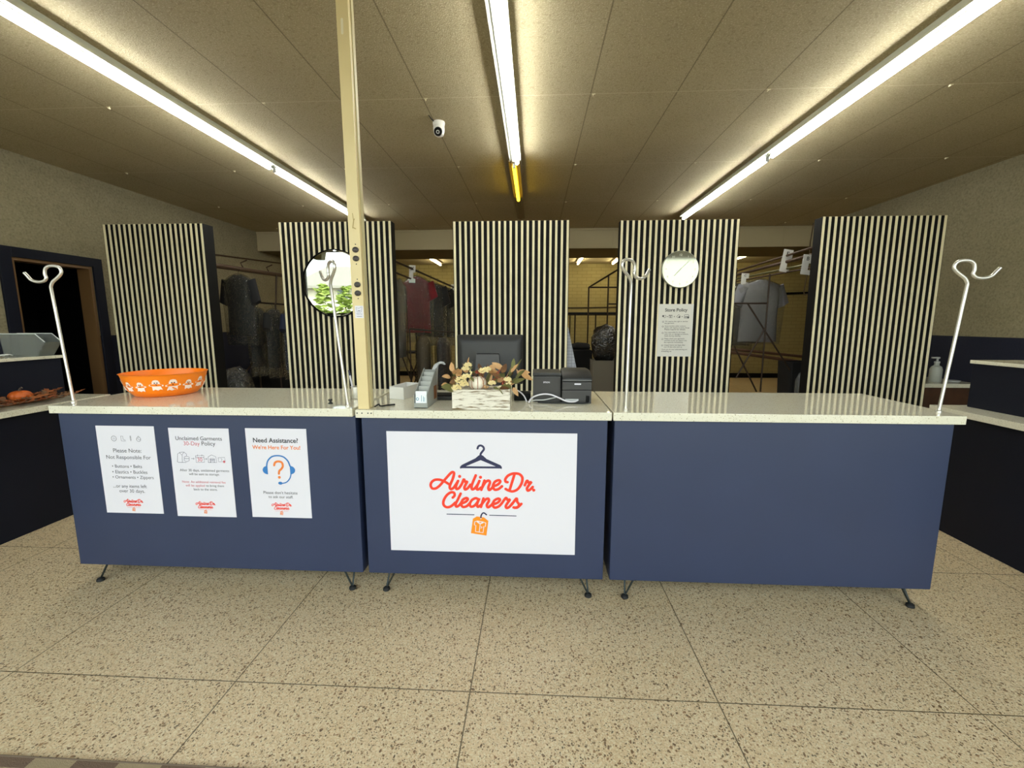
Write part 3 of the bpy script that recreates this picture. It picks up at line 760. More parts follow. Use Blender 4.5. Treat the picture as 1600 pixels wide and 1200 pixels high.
def art4(b, y, xa, xb, za, zb):
    P = lambda x, y_: pp(1020+x/13.04, 470+y_/13.04)
    b.mi = 8; tline(b, P, 'Store Policy', 250, 218, 706, y, .02)
    b.mi = 0; w = .004
    sh = lambda pts, w_=w: b.ribbon([P(*q) for q in pts], w_, y, False)
    b.disc(P(212, 312), .010, y); sh([(235, 300), (265, 295), (270, 330), (240, 348), (225, 325)])
    b.flush(); sh([(335, 290), (395, 290), (392, 345), (332, 345), (335, 290)]); sh([(335, 305), (395, 305)]); sh([(362, 315), (362, 340)], .006)
    b.flush(); sh([(488, 320), (530, 280), (560, 310), (555, 340), (500, 342), (488, 320)]); b.disc(P(542, 332), .009, y)
    b.flush(); sh([(640, 352), (648, 285), (725, 280), (735, 300), (735, 352), (640, 352)]); sh([(655, 320), (725, 316)]); sh([(655, 338), (700, 336)]); b.disc(P(722, 342), .010, y)
    for q in ((300, 322), (440, 322), (600, 322)):
        b.flush(); c = P(*q); b.ribbon([(c.x-.006, c.y), (c.x+.006, c.y)], .003, y, False); b.ribbon([(c.x, c.y-.006), (c.x, c.y+.006)], .003, y, False)
    L = [(248, 432, 712, 'We reserve the right to decline'), (240, 468, 440, 'any garment.'),
         (245, 524, 672, 'Some services under contract'), (242, 560, 752, 'prices, will require an extra charge.'), (240, 597, 668, 'Please inquire for details.'),
         (240, 652, 665, 'Not responsible for shrinkage,'), (236, 690, 728, 'color loss or damage to buttons,'), (236, 727, 565, 'beads during cleaning.'),
         (233, 782, 645, 'Please check your garments'), (230, 820, 690, 'carefully at pick up. Report any'), (228, 858, 620, 'discrepancies immediately.'),
         (228, 914, 662, 'Unpaid items not kept after'), (225, 952, 600, 'over 30 days after pick up.'),
         (175, 1002, 696, 'Thank you for your understanding and'), (172, 1040, 382, 'choosing us.')]
    for xl, yb, xr, s_ in L: tline(b, P, s_, xl, yb, xr, y, .01)
    for q in ((210, 428), (205, 524), (202, 655), (196, 782), (190, 910)): b.flush(); b.circle(P(*q), .0075, .003, y)
poster('policy_sheet', 'white store policy sheet below the round clock', 'notice', [(1030, 475), (1084, 475), (1080, 558), (1026, 556)], INK, art4, mpaper=M_policy, Y=4.6555, P=pp)

# ------------------------------------------------------------------ ceiling lights
def fixture(xh, xt, y0, y1, tubes, label, cat='light'):
    t = thing('fluorescent_light', label, cat, (xh, (y0+y1)/2, 3.0995), 'ceiling strip lights')
    b = MB()
    prof = [(-.042, 3.0995), (-.042, 3.075), (-.058, 3.045), (-.058, 3.041), (-.03, 3.038), (-.03, 3.03), (.03, 3.03), (.03, 3.038), (.058, 3.041), (.058, 3.045), (.042, 3.075), (.042, 3.0995)]
    b.rings([[Vector((xh+p[0], y, p[1])) for p in prof] for y in (y0, y1)])
    b.build('housing', M_paint if tubes and tubes[0][2] is M_tube else M_dead, t, smooth=0)
    for (ya, yb, mt) in tubes:
        MB().lathe([(.012, ya+.03), (.0195, ya+.034), (.0195, yb-.034), (.012, yb-.03)], 0, 0, 14, axis='Y', M=Matrix.Translation((xt, 0, 3.004))).build('tube', mt, t)
        for y in (ya+.012, yb-.034):
            MB().box(xt-.014, xt+.014, y, y+.022, 2.985, 3.029, .003).build('lamp_holder', M_lab, t)
fixture(-2.785, -2.775, 2.22, 4.685, [(2.24, 4.67, M_tube)], 'lit strip light at left, nearer one of the left row')
fixture(-2.785, -2.775, 4.695, 7.16, [(4.71, 7.14, M_tube)], 'lit strip light at left, farther one above the mirror panel')
fixture(-.21, -.19, 2.22, 4.685, [(2.24, 4.67, M_tube)], 'lit white strip light in the middle of the ceiling')
fixture(-.225, -.225, 4.695, 7.16, [(4.71, 6.0, M_tubey)], 'yellow lit strip light behind the white middle one')
fixture(2.30, 2.29, 2.22, 4.63, [(2.24, 4.615, M_tube)], 'lit strip light at right, nearer one of the right row')
fixture(2.30, 2.29, 4.64, 7.16, [(4.655, 7.14, M_tube)], 'lit strip light at right, farther one above the clock panel')
def backlight(p, q, label):
    t = thing('fluorescent_light', label, 'light', ((p[0]+q[0])/2, (p[1]+q[1])/2, 2.899), 'strip lights of the back room')
    MB().tube([(*p, 2.84), (*q, 2.84)], .022, 10).build('tube', M_tubew, t)
    MB().box(min(p[0], q[0])-.05, max(p[0], q[0])+.05, min(p[1], q[1]), max(p[1], q[1]), 2.87, 2.899).build('housing', M_dead, t)
backlight((-2.36, 9.7), (-2.36, 11.0), 'warm strip light in the back room above the red shirt')
backlight((1.05, 9.7), (1.05, 11.0), 'warm strip light in the back room right of the middle slatted panel')
backlight((1.9, 9.8), (1.9, 11.0), 'warm strip light in the back room beside the clock panel edge')
backlight((4.55, 9.6), (4.55, 10.9), 'warm strip light in the back room behind the plastic covered shirt')
# turret camera on the ceiling
c = (-.83, 3.93)
t = thing('security_camera', 'small white turret camera on the ceiling', 'camera', (c[0], c[1], 3.0995))
MB().lathe([(.05, 3.0995), (.052, 3.09), (.05, 3.075), (.046, 3.07)], *c, 28).build('base', M_whitebox, t)
MB().lathe([(.046, 3.07), (.049, 3.05), (.047, 3.02), (.038, 2.995), (.02, 2.983)], *c, 28).build('housing', M_whitebox, t)
Me = Matrix.Translation((c[0], c[1]-.034, 3.012)) @ Matrix.Rotation(R(32), 4, 'X')
MB().lathe([(.034, .012), (.034, -.012), (.029, -.018)], 0, 0, 28, axis='Y', M=Me).build('eyeball', M_black, t)
b = MB(); b.lathe([(.015, -.0181), (.015, -.021), (.009, -.021), (.008, -.0195)], 0, 0, 24, axis='Y', M=Me, cap=False)
b.build('lens_ring', M_lab, t)
tag(MB().tube([(-.86, 3.92, 3.095), (-.875, 3.86, 3.092), (-.885, 3.80, 3.098)], .004).build('camera_cable', M_rubber, loc=(-.87, 3.86, 3.092)), 'short dark cable above the ceiling camera', 'cable')
# small clips where the ceiling boards meet
b = MB()
for xi in range(-4, 4):
    for yi in range(0, 4):
        x = .407+1.275*xi; y = 3.535+1.456*yi
        if XL < x < XR and y < YS: b.box(x+.01, x+.035, y-.004, y+.002, ZC-.005, ZC); b.box(x+.018, x+.022, y-.004, y+.02, ZC-.010, ZC)
struct('trim_2', b, M_cream)

# ------------------------------------------------------------------ side desks
def desk(sgn, xf, xb, xu, y0, y1, label):
    t = thing('reception_desk', label, 'desk', (sgn*(xf+xb)/2, (y0+y1)/2, 0), 'navy side desks')
    X = lambda a, b_: (min(sgn*a, sgn*b_), max(sgn*a, sgn*b_))
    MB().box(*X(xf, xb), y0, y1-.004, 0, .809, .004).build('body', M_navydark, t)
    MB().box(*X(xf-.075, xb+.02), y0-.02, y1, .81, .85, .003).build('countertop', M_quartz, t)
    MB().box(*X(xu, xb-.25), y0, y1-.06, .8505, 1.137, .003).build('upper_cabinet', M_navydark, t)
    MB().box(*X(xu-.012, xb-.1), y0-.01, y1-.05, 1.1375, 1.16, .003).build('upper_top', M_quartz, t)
desk(1, 2.765, 3.7, 2.875, .9, 3.04, 'navy desk with raised top along the right wall')
desk(-1, 3.385, 4.5, 3.61, .9, 3.17, 'navy desk with raised top along the left wall')
t = thing('side_cabinet', 'brown cabinet with white top behind the far right slatted panel', 'cabinet', (4.55, 5.2, 0))
MB().box(4.1, 4.92, 5.0, 5.6, 0, .69, .004).build('body', M_wood, t); MB().box(4.08, 4.93, 4.97, 5.62, .691, .735, .003).build('countertop', M_quartz, t)
p = Vector((4.56, 5.13, .7355))
t = thing('pump_bottle', 'white pump bottle on the brown cabinet at right', 'bottle', p)
MB().lathe([(.05, .736), (.056, .745), (.056, .88), (.046, .91), (.024, .925), (.022, .95)], p.x, p.y, 24).build('bottle', mat('milky plastic', 'A9ADA6', .4), t)
b = MB(); b.lathe([(.026, .951), (.026, .97), (.01, .975), (.01, 1.0), (.022, 1.003), (.022, 1.02)], p.x, p.y, 18); b.box(p.x-.06, p.x, p.y-.012, p.y+.012, 1.003, 1.02, .003)
b.build('pump', M_lab, t)
tag(MB().lathe([(.05, .736), (.06, .742), (.065, .756), (.06, .754)], 4.75, 5.12, 24).build('soap_dish', M_lab, loc=(4.75, 5.12, .736)), 'small pale dish beside the white pump bottle', 'dish')

# left desk: tub, ring of clips, garland and pumpkin
def rr(x0, x1, y0, y1, z, r=.02):
    out = []
    for (cx_, cy_, a0) in ((x1-r, y1-r, 0), (x0+r, y1-r, 90), (x0+r, y0+r, 180), (x1-r, y0+r, 270)):
        for k in range(5): a = R(a0+22.5*k); out.append(Vector((cx_+r*math.cos(a), cy_+r*math.sin(a), z)))
    return out
t = thing('storage_bin', 'cloudy clear plastic bin with sloping open front on the left desk top', 'bin', (-3.74, 3.02, 1.1605))
prof = [(-3.878, 1.161), (-3.622, 1.161), (-3.548, 1.262), (-3.615, 1.322), (-3.892, 1.322)]
for y in (2.965, 3.075): MB().prism([prof], y, y+.004).build('side_wall', M_tub, t, smooth=0)
MB().box(-3.878, -3.622, 2.969, 3.075, 1.161, 1.165).build('base', M_tub, t, smooth=0)
for (xa, za, xb, zb_) in ((-3.878, 1.165, -3.892, 1.322), (-3.622, 1.165, -3.548, 1.262), (-3.752, 1.165, -3.760, 1.322)):
    b = MB(); b.mesh([(xa, 2.969, za), (xa, 3.075, za), (xb, 3.075, zb_), (xb, 2.969, zb_), (xa+.004, 2.969, za), (xa+.004, 3.075, za), (xb+.004, 3.075, zb_), (xb+.004, 2.969, zb_)], [(0, 1, 2, 3), (4, 5, 6, 7), (0, 1, 5, 4), (1, 2, 6, 5), (2, 3, 7, 6), (3, 0, 4, 7)])
    b.build('end_wall', M_tub, t, smooth=0)
for y in (2.966, 3.078): MB().tube([(-3.892, y, 1.323), (-3.615, y, 1.323), (-3.547, y, 1.263)], .0035, 6).build('rim', mat('frosted rim', 'BFC3C1', .4), t)
b = MB()
for k in range(6):
    a0 = random.random()*3
    q = Vector((-3.80+.012*k, 2.80+.016*k, 1.1655))
    b.tube([q+Vector((.016*math.cos(a), .026*math.sin(a), .004*math.sin(2*a+a0)+.002*k)) for a in [2*PI*j/14 for j in range(15)]], .004, 6)
tag(b.build('plastic_chain', M_lab, loc=(-3.78, 2.83, 1.161)), 'small grey linked plastic chain on the left desk top', 'chain')

def leafmesh(b, L, Wd, M, lobes=0, bend=.2, n=8):
    """one leaf lying along +X, with thickness given by its curl"""
    top = []; bot = []; mid = []
    for i in range(n+1):
        u = i/n; w = Wd*.5*math.sin(PI*u**.75)**.8
        if lobes: w *= 1+.45*math.sin(u*lobes*2*PI)
        x = L*u; z = -bend*L*u*u
        mid.append(M @ Vector((x, 0, z))); top.append(M @ Vector((x, w, z+.18*w))); bot.append(M @ Vector((x, -w, z+.18*w)))
    N = n+1
    b.mesh(mid+top+bot, [f for i in range(n) for f in ((i, i+1, N+i+1, N+i), (i+1, i, 2*N+i, 2*N+i+1))])
def RM(loc, yaw, pitch, roll=0): return Matrix.Translation(loc) @ Matrix.Rotation(yaw, 4, 'Z') @ Matrix.Rotation(-pitch, 4, 'Y') @ Matrix.Rotation(roll, 4, 'X')
random.seed(11)
t = thing('leaf_garland', 'rust coloured autumn leaf garland lying on the left desk', 'garland', (-3.5, 2.6, .8505))
for k in range(90):
    u = k/89
    p = Vector((-3.45+.10*math.sin(k*1.7), 2.05+.90*u, .872+.016*random.random()))
    b = MB(); leafmesh(b, .08+.06*random.random(), .030+.02*random.random(), RM(p, random.random()*6.28, .1+.45*random.random(), 1.4*random.random()-.7), 4, .08, 16)
    b.build('leaf', random.choice([M_leafo, M_leafb, M_leafb, M_leafd, M_leafd]), t, smooth=60, recalc=False)
MB().tube([(-3.5, 2.0, .858), (-3.53, 2.3, .862), (-3.48, 2.6, .858), (-3.5, 3.0, .858)], .005).build('vine', M_leafb, t)
def pumpkin(b, c, r, hh, ribs=10, n=60):
    rings = []
    for i in range(13):
        a = -PI/2+PI*i/12; ring = []
        for k in range(n):
            th = 2*PI*k/n; q = 1-.07*abs(math.cos(th*ribs/2))**6
            rad = r*math.cos(a)*q*(1 if 0 < i < 12 else .02)+.0005
            dent = .12*hh*(1-abs(math.cos(a)))**2*(1 if a > 0 else 0)
            ring.append(Vector((c[0]+rad*math.cos(th), c[1]+rad*math.sin(th), c[2]+hh*math.sin(a)-dent)))
        rings.append(ring)
    b.rings(rings)
t = thing('small_pumpkin', 'small orange pumpkin among the leaves on the left desk', 'pumpkin', (-3.50, 2.73, .875))
b = MB(); pumpkin(b, (-3.50, 2.73, .908), .060, .040); b.build('flesh', M_pumpo, t, smooth=80)
MB().tube([(-3.50, 2.73, .940), (-3.495, 2.73, .958), (-3.485, 2.735, .965)], [.009, .006, .007]).build('stem', M_stem, t)

# ------------------------------------------------------------------ things on the counters
bc = Vector((-2.19, 2.44, .983)); rt = .208; hb = .128
t = thing('candy_bowl', 'orange plastic bowl with white ghost prints on the left counter', 'bowl', bc)
prof = [(.135, .983), (.15, .987), (.178, 1.02), (.194, 1.06), (.203, 1.10), (.207, .983+hb), (.212, .983+hb+.003), (.207, .983+hb+.004), (.198, 1.09), (.186, 1.045), (.165, 1.006), (.13, .992)]
MB().lathe(prof, bc.x, bc.y, 64).build('bowl', M_orange, t, smooth=60)
gshape = [(0, .5), (.18, .46), (.27, .3), (.28, .12), (.52, .02), (.50, -.08), (.30, -.08), (.42, -.42), (.25, -.36), (.08, -.46), (-.1, -.36), (-.3, -.46), (-.30, -.08), (-.52, -.02), (-.48, .1), (-.28, .14), (-.26, .32), (-.16, .46)]
def ghost(ang, flip, s_, dz):
    b = MB()
    def onbowl(u, v, off):
        z = 1.052+dz+v*s_; r = .178+(z-1.02)*(.203-.178)/.08+.0022
        if z < 1.02: r = .176
        r += off; a = ang+u*s_/r; return (bc.x+r*math.cos(a), bc.y+r*math.sin(a), z)
    P_ = [Vector((flip*q[0], q[1], 0)) for q in gshape]
    tri = tessellate_polygon([P_])
    vs = [onbowl(p.x, p.y, .0016) for p in P_]
    b.mesh(vs, [tuple(x) for x in tri]); b.mi = 1
    for (u, v) in ((-.08, .22), (.1, .22), (.02, .05)): 
        b.mesh([onbowl(flip*u+.045*math.cos(k), v+.06*math.sin(k), .0024) for k in [2*PI*j/8 for j in range(8)]], [tuple(range(8))])
    b.build('ghost_print', [M_ghost, M_inkblk], t, smooth=0, recalc=False)
for k in range(16): ghost(R(-90+22.5*k+6), 1 if k % 2 else -1, .058+.006*((k*7) % 3), .004*((k*5) % 3-1))

# white tray box and stepped card rack
def ground(x, y): return atz(x, y, .978)
A = ground(609, 623); B = ground(631, 625); Cc = ground(656, 616)
D_ = A+(Cc-B)
t = thing('paper_tray', 'open white cardboard box beside the card rack', 'box', (A.x/2+Cc.x/2, A.y/2+Cc.y/2, .9785))
b = MB(); zb, zt_ = .979, 1.047; q = [A, B, Cc, D_]; ctr = sum(q, Vector())/4
inn = [ctr+(p-ctr)*.965 for p in q]
z_ = lambda p, z: Vector((p.x, p.y, z))
ring = lambda ps, z: [z_(p, z) for p in ps]
b.rings([ring(q, zb), ring(q, zt_), ring(inn, zt_), ring(inn, zb+.003)])
b.build('box', M_whitebox, t, smooth=0)
A = ground(648, 637); B = ground(667, 638)
t = thing('card_rack', 'grey stepped rack for business cards', 'rack', ((A.x+B.x)/2, 2.2, .9785), None)
xl, xr, yf, yb = -.596, -.534, 2.095, 2.315
b = MB()
side = [(yf, .979), (yb, .979), (yb, 1.158), (yb-.012, 1.158), (yf, 1.045)]
for x in (xl-.003, xr): b.mesh([(x, p[0], p[1]) for p in side]+[(x+.003, p[0], p[1]) for p in side], [tuple(range(5)), tuple(range(9, 4, -1))]+[(i, (i+1) % 5, (i+1) % 5+5, i+5) for i in range(5)])
b.box(xl, xr, yb-.003, yb, .979, 1.15); b.box(xl, xr, yf, yf+.003, .979, 1.004); b.box(xl, xr, yf, yb, .979, .982)
b.build('frame', mat('grey card rack board', '8E918C', .6), t, smooth=0)
for k in range(5):
    y = yf+.045+k*.036; z = 1.058+k*.0205
    MB().box(xl+.001, xr-.001, y, y+.003, .983, z).build('step', M_cardgrey, t, smooth=0)
MB().box(xr+.0035, xr+.0045, 2.235, 2.295, 1.0, 1.07).build('side_print', mat('brown print', '7A4A22', .6), t, smooth=0)
t = thing('card_stack', 'stack of white business cards in the front of the card rack', 'cards', ((xl+xr)/2, yf+.02, 1.0))
b = MB(); Mk = Matrix.Translation((0, yf+.0045, .988)) @ Matrix.Rotation(R(-8), 4, 'X')
b.box(xl+.003, xr-.003, 0, .02, 0, .075, M=Mk); b.build('card_block', M_card, t, smooth=0)
b = MB(); b.circle((xl+.013, .036), .006, .003, -.0008); 
for k, (w_, x_) in enumerate(((.03, .033), (.024, .043), (.02, .048))): b.ribbon([(xl+x_, .024), (xl+x_, .024+w_)], .0022, -.0008, False)
bmesh.ops.transform(b.bm, matrix=Mk, verts=b.bm.verts); b.build('print', M_cardblue, t, smooth=0, recalc=False)
# grey handset behind the rack
t = thing('handset_cradle', 'grey curved handset standing behind the card rack', 'handset', (-.50, 2.46, .9785))
b = MB(); L_ = spline([Vector((-.582, 2.44, .99)), Vector((-.58, 2.45, 1.06)), Vector((-.574, 2.45, 1.12)), Vector((-.56, 2.44, 1.16)), Vector((-.54, 2.43, 1.175)), Vector((-.52, 2.43, 1.17))], 5)
b.rings([[p+Vector(v)*(1+.3*math.sin(i*.25)) for v in ((-.012, -.02, .004), (.0, -.022, .010), (.012, -.02, -.004), (.012, .02, -.004), (0, .022, .01), (-.012, .02, .004))] for i, p in enumerate(L_)])
b.build('handset', M_lab, t, smooth=60); MB().box(-.61, -.55, 2.40, 2.50, .9785, .995, .004).build('base', M_char, t)
# pens and cup behind the pole
cp_ = Vector((-.985, 2.33, .983))
t = thing('pen_cup', 'small clear silvery cup behind the beige pole', 'cup', cp_)
MB().lathe([(.026, .9835), (.029, .99), (.032, 1.05), (.034, 1.052), (.030, 1.05), (.026, .99)], cp_.x, cp_.y, 20).build('cup', M_chrome, t)
for k, (dx, dy, tx, hgt, mm, lb) in enumerate(((-.012, -.008, -.03, .15, M_white, 'white pen leaning left in the silvery cup'), (.010, .0, .012, .145, M_orangeink, 'yellow pen in the silvery cup'), (0, .012, -.006, .14, M_black, 'black pen in the silvery cup'))):
    p = Vector((cp_.x+dx, cp_.y+dy, .992)); o = thing('pen', lb, 'pen', p, 'pens in the cup')
    q = p+Vector((tx, .01, hgt))
    MB().tube([p, p.lerp(q, .8)], .0048, 8).build('barrel', mm, o); MB().tube([p.lerp(q, .8), q], [.0056, .004], 8).build('cap', M_black if k else M_inknavy, o)
t = thing('counter_knob', 'small black knob on the left counter beside the hook', 'knob', (-1.06, 2.165, .983))
MB().lathe([(.012, .983), (.012, .988), (.006, .992), (.006, .998), (.011, 1.002), (.009, 1.008)], -1.06, 2.165, 16).build('knob', M_rubber, t)
tag(MB().tube(spline([(-.80, 2.10, .984), (-.79, 2.13, .99), (-.775, 2.11, .985), (-.75, 2.15, .983), (-.72, 2.17, .9825)], 4), .0045, 6).build('cable_end', M_rubber, loc=(-.77, 2.12, .983)), 'short black cable end beside the foot of the pole', 'cable')

# monitor seen from behind
t = thing('computer_monitor', 'dark monitor seen from behind on the middle counter', 'monitor', (-.265, 2.56, .9785))
b = MB()
def rrect(x0, x1, z0, z1, y, r=.015): return [Vector((p.x, y, p.y)) for p in rr(x0, x1, z0, z1, 0, r)]
b.rings([rrect(-.458, -.068, 1.04, 1.332, 2.575, .006), rrect(-.458, -.068, 1.04, 1.332, 2.552, .008), rrect(-.45, -.076, 1.05, 1.318, 2.536, .02), rrect(-.425, -.10, 1.07, 1.29, 2.522, .03)])
b.build('shell', M_char2, t, smooth=40)
MB().box(-.446, -.08, 2.5755, 2.577, 1.055, 1.32).build('screen', mat('dark screen', '08090A', .15), t, smooth=0)
b = MB(); b.rings([[Vector(v) for v in ((-.338, 2.521, 1.225), (-.206, 2.521, 1.225), (-.206, 2.50, 1.220), (-.338, 2.50, 1.220))], [Vector(v) for v in ((-.345, 2.521, 1.12), (-.197, 2.521, 1.12), (-.197, 2.487, 1.12), (-.345, 2.487, 1.12))], [Vector(v) for v in ((-.348, 2.515, .99), (-.194, 2.515, .99), (-.194, 2.48, .99), (-.348, 2.48, .99))]])
b.build('stand', M_char, t, smooth=0)
MB().box(-.39, -.15, 2.43, 2.62, .9785, .992, .004).build('base', M_char, t)
# keyboard tray and papers behind the planter
t = thing('keyboard', 'black keyboard behind the flower planter', 'keyboard', (-.42, 2.38, .9785))
MB().box(-.60, -.30, 2.33, 2.45, .9785, .998, .004).build('base', M_char2, t)
MB().box(-.592, -.308, 2.337, 2.443, .9985, 1.004, .002).build('keys', M_black, t)

# flower planter
x0, x1, y0, y1 = -.403, -.118, 2.075, 2.215
t = thing('flower_planter', 'distressed white planter box with pumpkin, dried flowers and leaves', 'planter', ((x0+x1)/2, (y0+y1)/2, .9785))
b = MB(); z0, z1 = .979, 1.078; w = .009
b.rings([[Vector((x, y, z)) for x, y in q] for q, z in (([(x0, y0), (x1, y0), (x1, y1), (x0, y1)], z0), ([(x0, y0), (x1, y0), (x1, y1), (x0, y1)], z1), ([(x0+w, y0+w), (x1-w, y0+w), (x1-w, y1-w), (x0+w, y1-w)], z1), ([(x0+w, y0+w), (x1-w, y0+w), (x1-w, y1-w), (x0+w, y1-w)], z1-.02))])
b.build('box', M_dist, t, smooth=0)
b = MB(); pumpkin(b, (-.284, 2.13, 1.104), .047, .036, 9, 54); pk = b.build('pumpkin', M_pumpw, t, smooth=80)
b = MB()
for k in range(9):
    a = 2*PI*k/9+PI/9*0
    b.tube([Vector((-.284+.0455*math.cos(v)*math.cos(a), 2.13+.0455*math.cos(v)*math.sin(a), 1.104+.0362*math.sin(v))) for v in [R(-50+12*j) for j in range(10)]], .0014, 5)
b.build('rib_line', M_rust, pk)
MB().tube([(-.284, 2.13, 1.132), (-.284, 2.128, 1.15), (-.278, 2.126, 1.164)], [.008, .006, .008]).build('stem', M_stem, pk)
random.seed(3)
def pl(x, y, Y=2.12): return at(690+x/10.667, 550+y/10.667, Y)
LV = [(200, 620, -2.2, .3, .075, .045, M_leafg), (340, 660, -1.6, -1.15, .07, .045, M_leafg), (780, 560, 1.6, 1.1, .078, .045, M_leafg), (880, 500, .6, .6, .072, .042, M_leafg), (860, 590, -.3, -.45, .06, .028, M_leafg), (1150, 620, -2.8, .5, .05, .04, M_leafg), (1150, 420, 1.4, 1.1, .075, .04, M_leafg),
      (150, 420, 2.9, .1, .045, .03, M_leaft), (190, 330, 2.2, 1.1, .05, .026, M_leaft), (110, 540, 3.0, -.1, .035, .024, M_leaft), (1020, 290, 2.7, .5, .07, .028, M_leaft), (1250, 350, .0, .1, .065, .03, M_leaft), (1330, 380, -.1, -.35, .06, .034, M_leaft), (1180, 270, 1.1, 1.2, .05, .02, M_leafg), (1250, 280, .6, 1.1, .055, .022, M_leafg), (1190, 590, -.6, -.9, .05, .022, M_leaft),
      (1060, 540, 1.2, 1.1, .07, .02, M_leaft), (1000, 350, 1.0, .8, .06, .026, M_leafb), (470, 330, 1.2, 1.2, .055, .022, M_leafg), (380, 300, 2.2, 1.1, .04, .016, M_leaft), (440, 240, 1.5, 1.4, .045, .02, M_leaft), (800, 330, .9, .8, .05, .03, M_leaft), (1200, 520, .3, .4, .06, .03, M_leafg), (640, 330, 1.7, .9, .05, .04, M_leafb), (960, 620, .2, .1, .05, .03, M_leafb)]
rnd = random.Random(8)
for k in range(34):
    x = 150+1150*k/33; hgt = 40+190*abs(math.sin(k*2.3)); x += rnd.uniform(-40, 40)
    LV.append((x, 610-hgt-60*rnd.random(), rnd.choice((rnd.uniform(-.6, .6), rnd.uniform(2.5, 3.7), 1.57)), rnd.uniform(.2, 1.2), rnd.uniform(.04, .062), rnd.uniform(.016, .03), rnd.choice((M_leafg, M_leaft, M_leaft, M_leafb, M_leafg))))
for i, (x, y, yaw, pit, L_, Wd, mm) in enumerate(LV):
    p = pl(x, y, 2.09+.02*(i % 4)); p.z = max(p.z, 1.062)
    b = MB(); leafmesh(b, L_*1.05, Wd*1.1, RM(p, yaw, pit, .9*(1 if i % 2 else -1)), 0, .1)
    b.build('leaf', mm, t, smooth=60, recalc=False)
def blossom(c, r, n, mm, name, sz):
    b = MB()
    for k in range(n):
        a = 2.4*k; zz = 1-1.3*(k+.5)/n; rad = r*math.sqrt(max(0, 1-zz*zz))
        p = Vector((c.x+rad*math.cos(a), c.y-abs(rad*math.sin(a))*.7, c.z+r*zz*.8))
        for j in range(4):
            leafmesh(b, sz, sz*.8, RM(p, a+j*PI/2, .5), 0, -.3, 4)
    b.build(name, mm, t, smooth=60, recalc=False)
for (x, y, r) in ((320, 500, .024), (250, 620, .02), (380, 560, .018), (410, 430, .016), (440, 240, .014), (400, 300, .014), (700, 340, .02), (760, 310, .014), (840, 540, .014), (1100, 480, .014)): blossom(pl(x, y, 2.065), r, 16, M_petal, 'flower', .013)
for (x, y, r) in ((260, 360, .018), (620, 360, .012)): blossom(pl(x, y, 2.09), r, 14, M_rust if x > 500 else M_leaft, 'flower', .014)
for (x, y, x2, y2) in ((830, 560, 980, 300), (1000, 580, 1080, 400), (760, 600, 700, 560), (1080, 560, 1150, 460), (470, 480, 480, 290), (880, 610, 1000, 560)):
    p, q = pl(x, y, 2.1), pl(x2, y2, 2.11); b = MB(); b.tube([p, p.lerp(q, .5)+Vector((.004, 0, .004)), q], .0014, 5)
    for k in range(10):
        c_ = p.lerp(q, .15+.085*k)+Vector((random.uniform(-.01, .01), random.uniform(-.01, .004), random.uniform(-.006, .006)))
        b.lathe([(.0005, -.005), (.0045, -.002), (.0045, .002), (.0005, .005)], 0, 0, 7, M=Matrix.Translation(c_))
    b.build('berry_stem', random.choice([M_leaft, M_petal, M_rust]), t)

# receipt printers
t = thing('receipt_printer', 'square charcoal receipt printer with white brand lettering, left of the two', 'printer', (.068, 2.40, .9785))
b = MB(); b.box(-.006, .143, 2.302, 2.50, .9785, 1.118, .004); b.build('body', M_char, t)
MB().box(-.008, .145, 2.299, 2.50, 1.1185, 1.137, .004).build('lid', M_char2, t)
b = MB(); rect(b, .008, .128, 1.004, 1.108, .0012, 2.3015); b.build('panel_line', M_char2, t, smooth=0, recalc=False)
b = MB(); b.text('EPSON', .066, 1.082, 2.3008, width=.034, align='C', bold=.02); b.build('lettering', M_white, t, smooth=0, recalc=False)
t = thing('receipt_printer', 'charcoal receipt printer with curved lid and small white label, right of the two', 'printer', (.222, 2.38, .9785))
MB().box(.1475, .302, 2.272, 2.46, .9785, 1.048, .003).build('base', M_char, t)
MB().box(.1475, .302, 2.270, 2.46, 1.0495, 1.092, .003).build('body', M_char, t)
b = MB()
prof = [(2.268, 1.0925), (2.264, 1.103), (2.272, 1.118), (2.30, 1.135), (2.36, 1.15), (2.46, 1.15), (2.46, 1.0925)]
b.rings([[Vector((x, p[0], 1.0925+(p[1]-1.0925)*k)) for p in prof] for x, k in ((.1475, .88), (.165, 1.0), (.285, 1.0), (.302, .88))]); b.build('lid', M_char2, t, smooth=50)
MB().box(.148, .3015, 2.2625, 2.2655, 1.1005, 1.104).build('lid_edge', M_lab and mat('worn grey edge', '6A6C6C', .4), t)
b = MB(); b.box(.212, .246, 2.2690, 2.2698, 1.078, 1.085); b.build('brand_label', M_white, t, smooth=0)
MB().box(.274, .292, 2.2698, 2.2718, .985, 1.02, .003).build('socket', M_black, t)
MB().box(.165, .235, 2.2700, 2.2718, .992, 1.002, .001).build('port', M_lab, t)
W_ = lambda x, y, Y: at(800+x/11.43, 560+y/11.43, Y)
tag(MB().tube(spline([atz(826, 629, .983), W_(340, 720, 2.27), W_(420, 670, 2.262), W_(560, 638, 2.26), W_(700, 650, 2.255), W_(850, 710, 2.25), W_(980, 765, 2.245), W_(1110, 772, 2.245), W_(1180, 745, 2.262)], 6), .0042, 8).build('printer_cable', M_white, loc=(.1, 2.25, .98)), 'white cable looping in front of both printers', 'cable')
tag(MB().tube(spline([atz(829, 627, .983), W_(420, 745, 2.29), W_(560, 742, 2.285), W_(700, 715, 2.285), W_(780, 695, 2.29)], 6), .0036, 8).build('printer_cable', M_lab, loc=(.05, 2.28, .98)), 'thin pale cable under the white looping cable', 'cable')
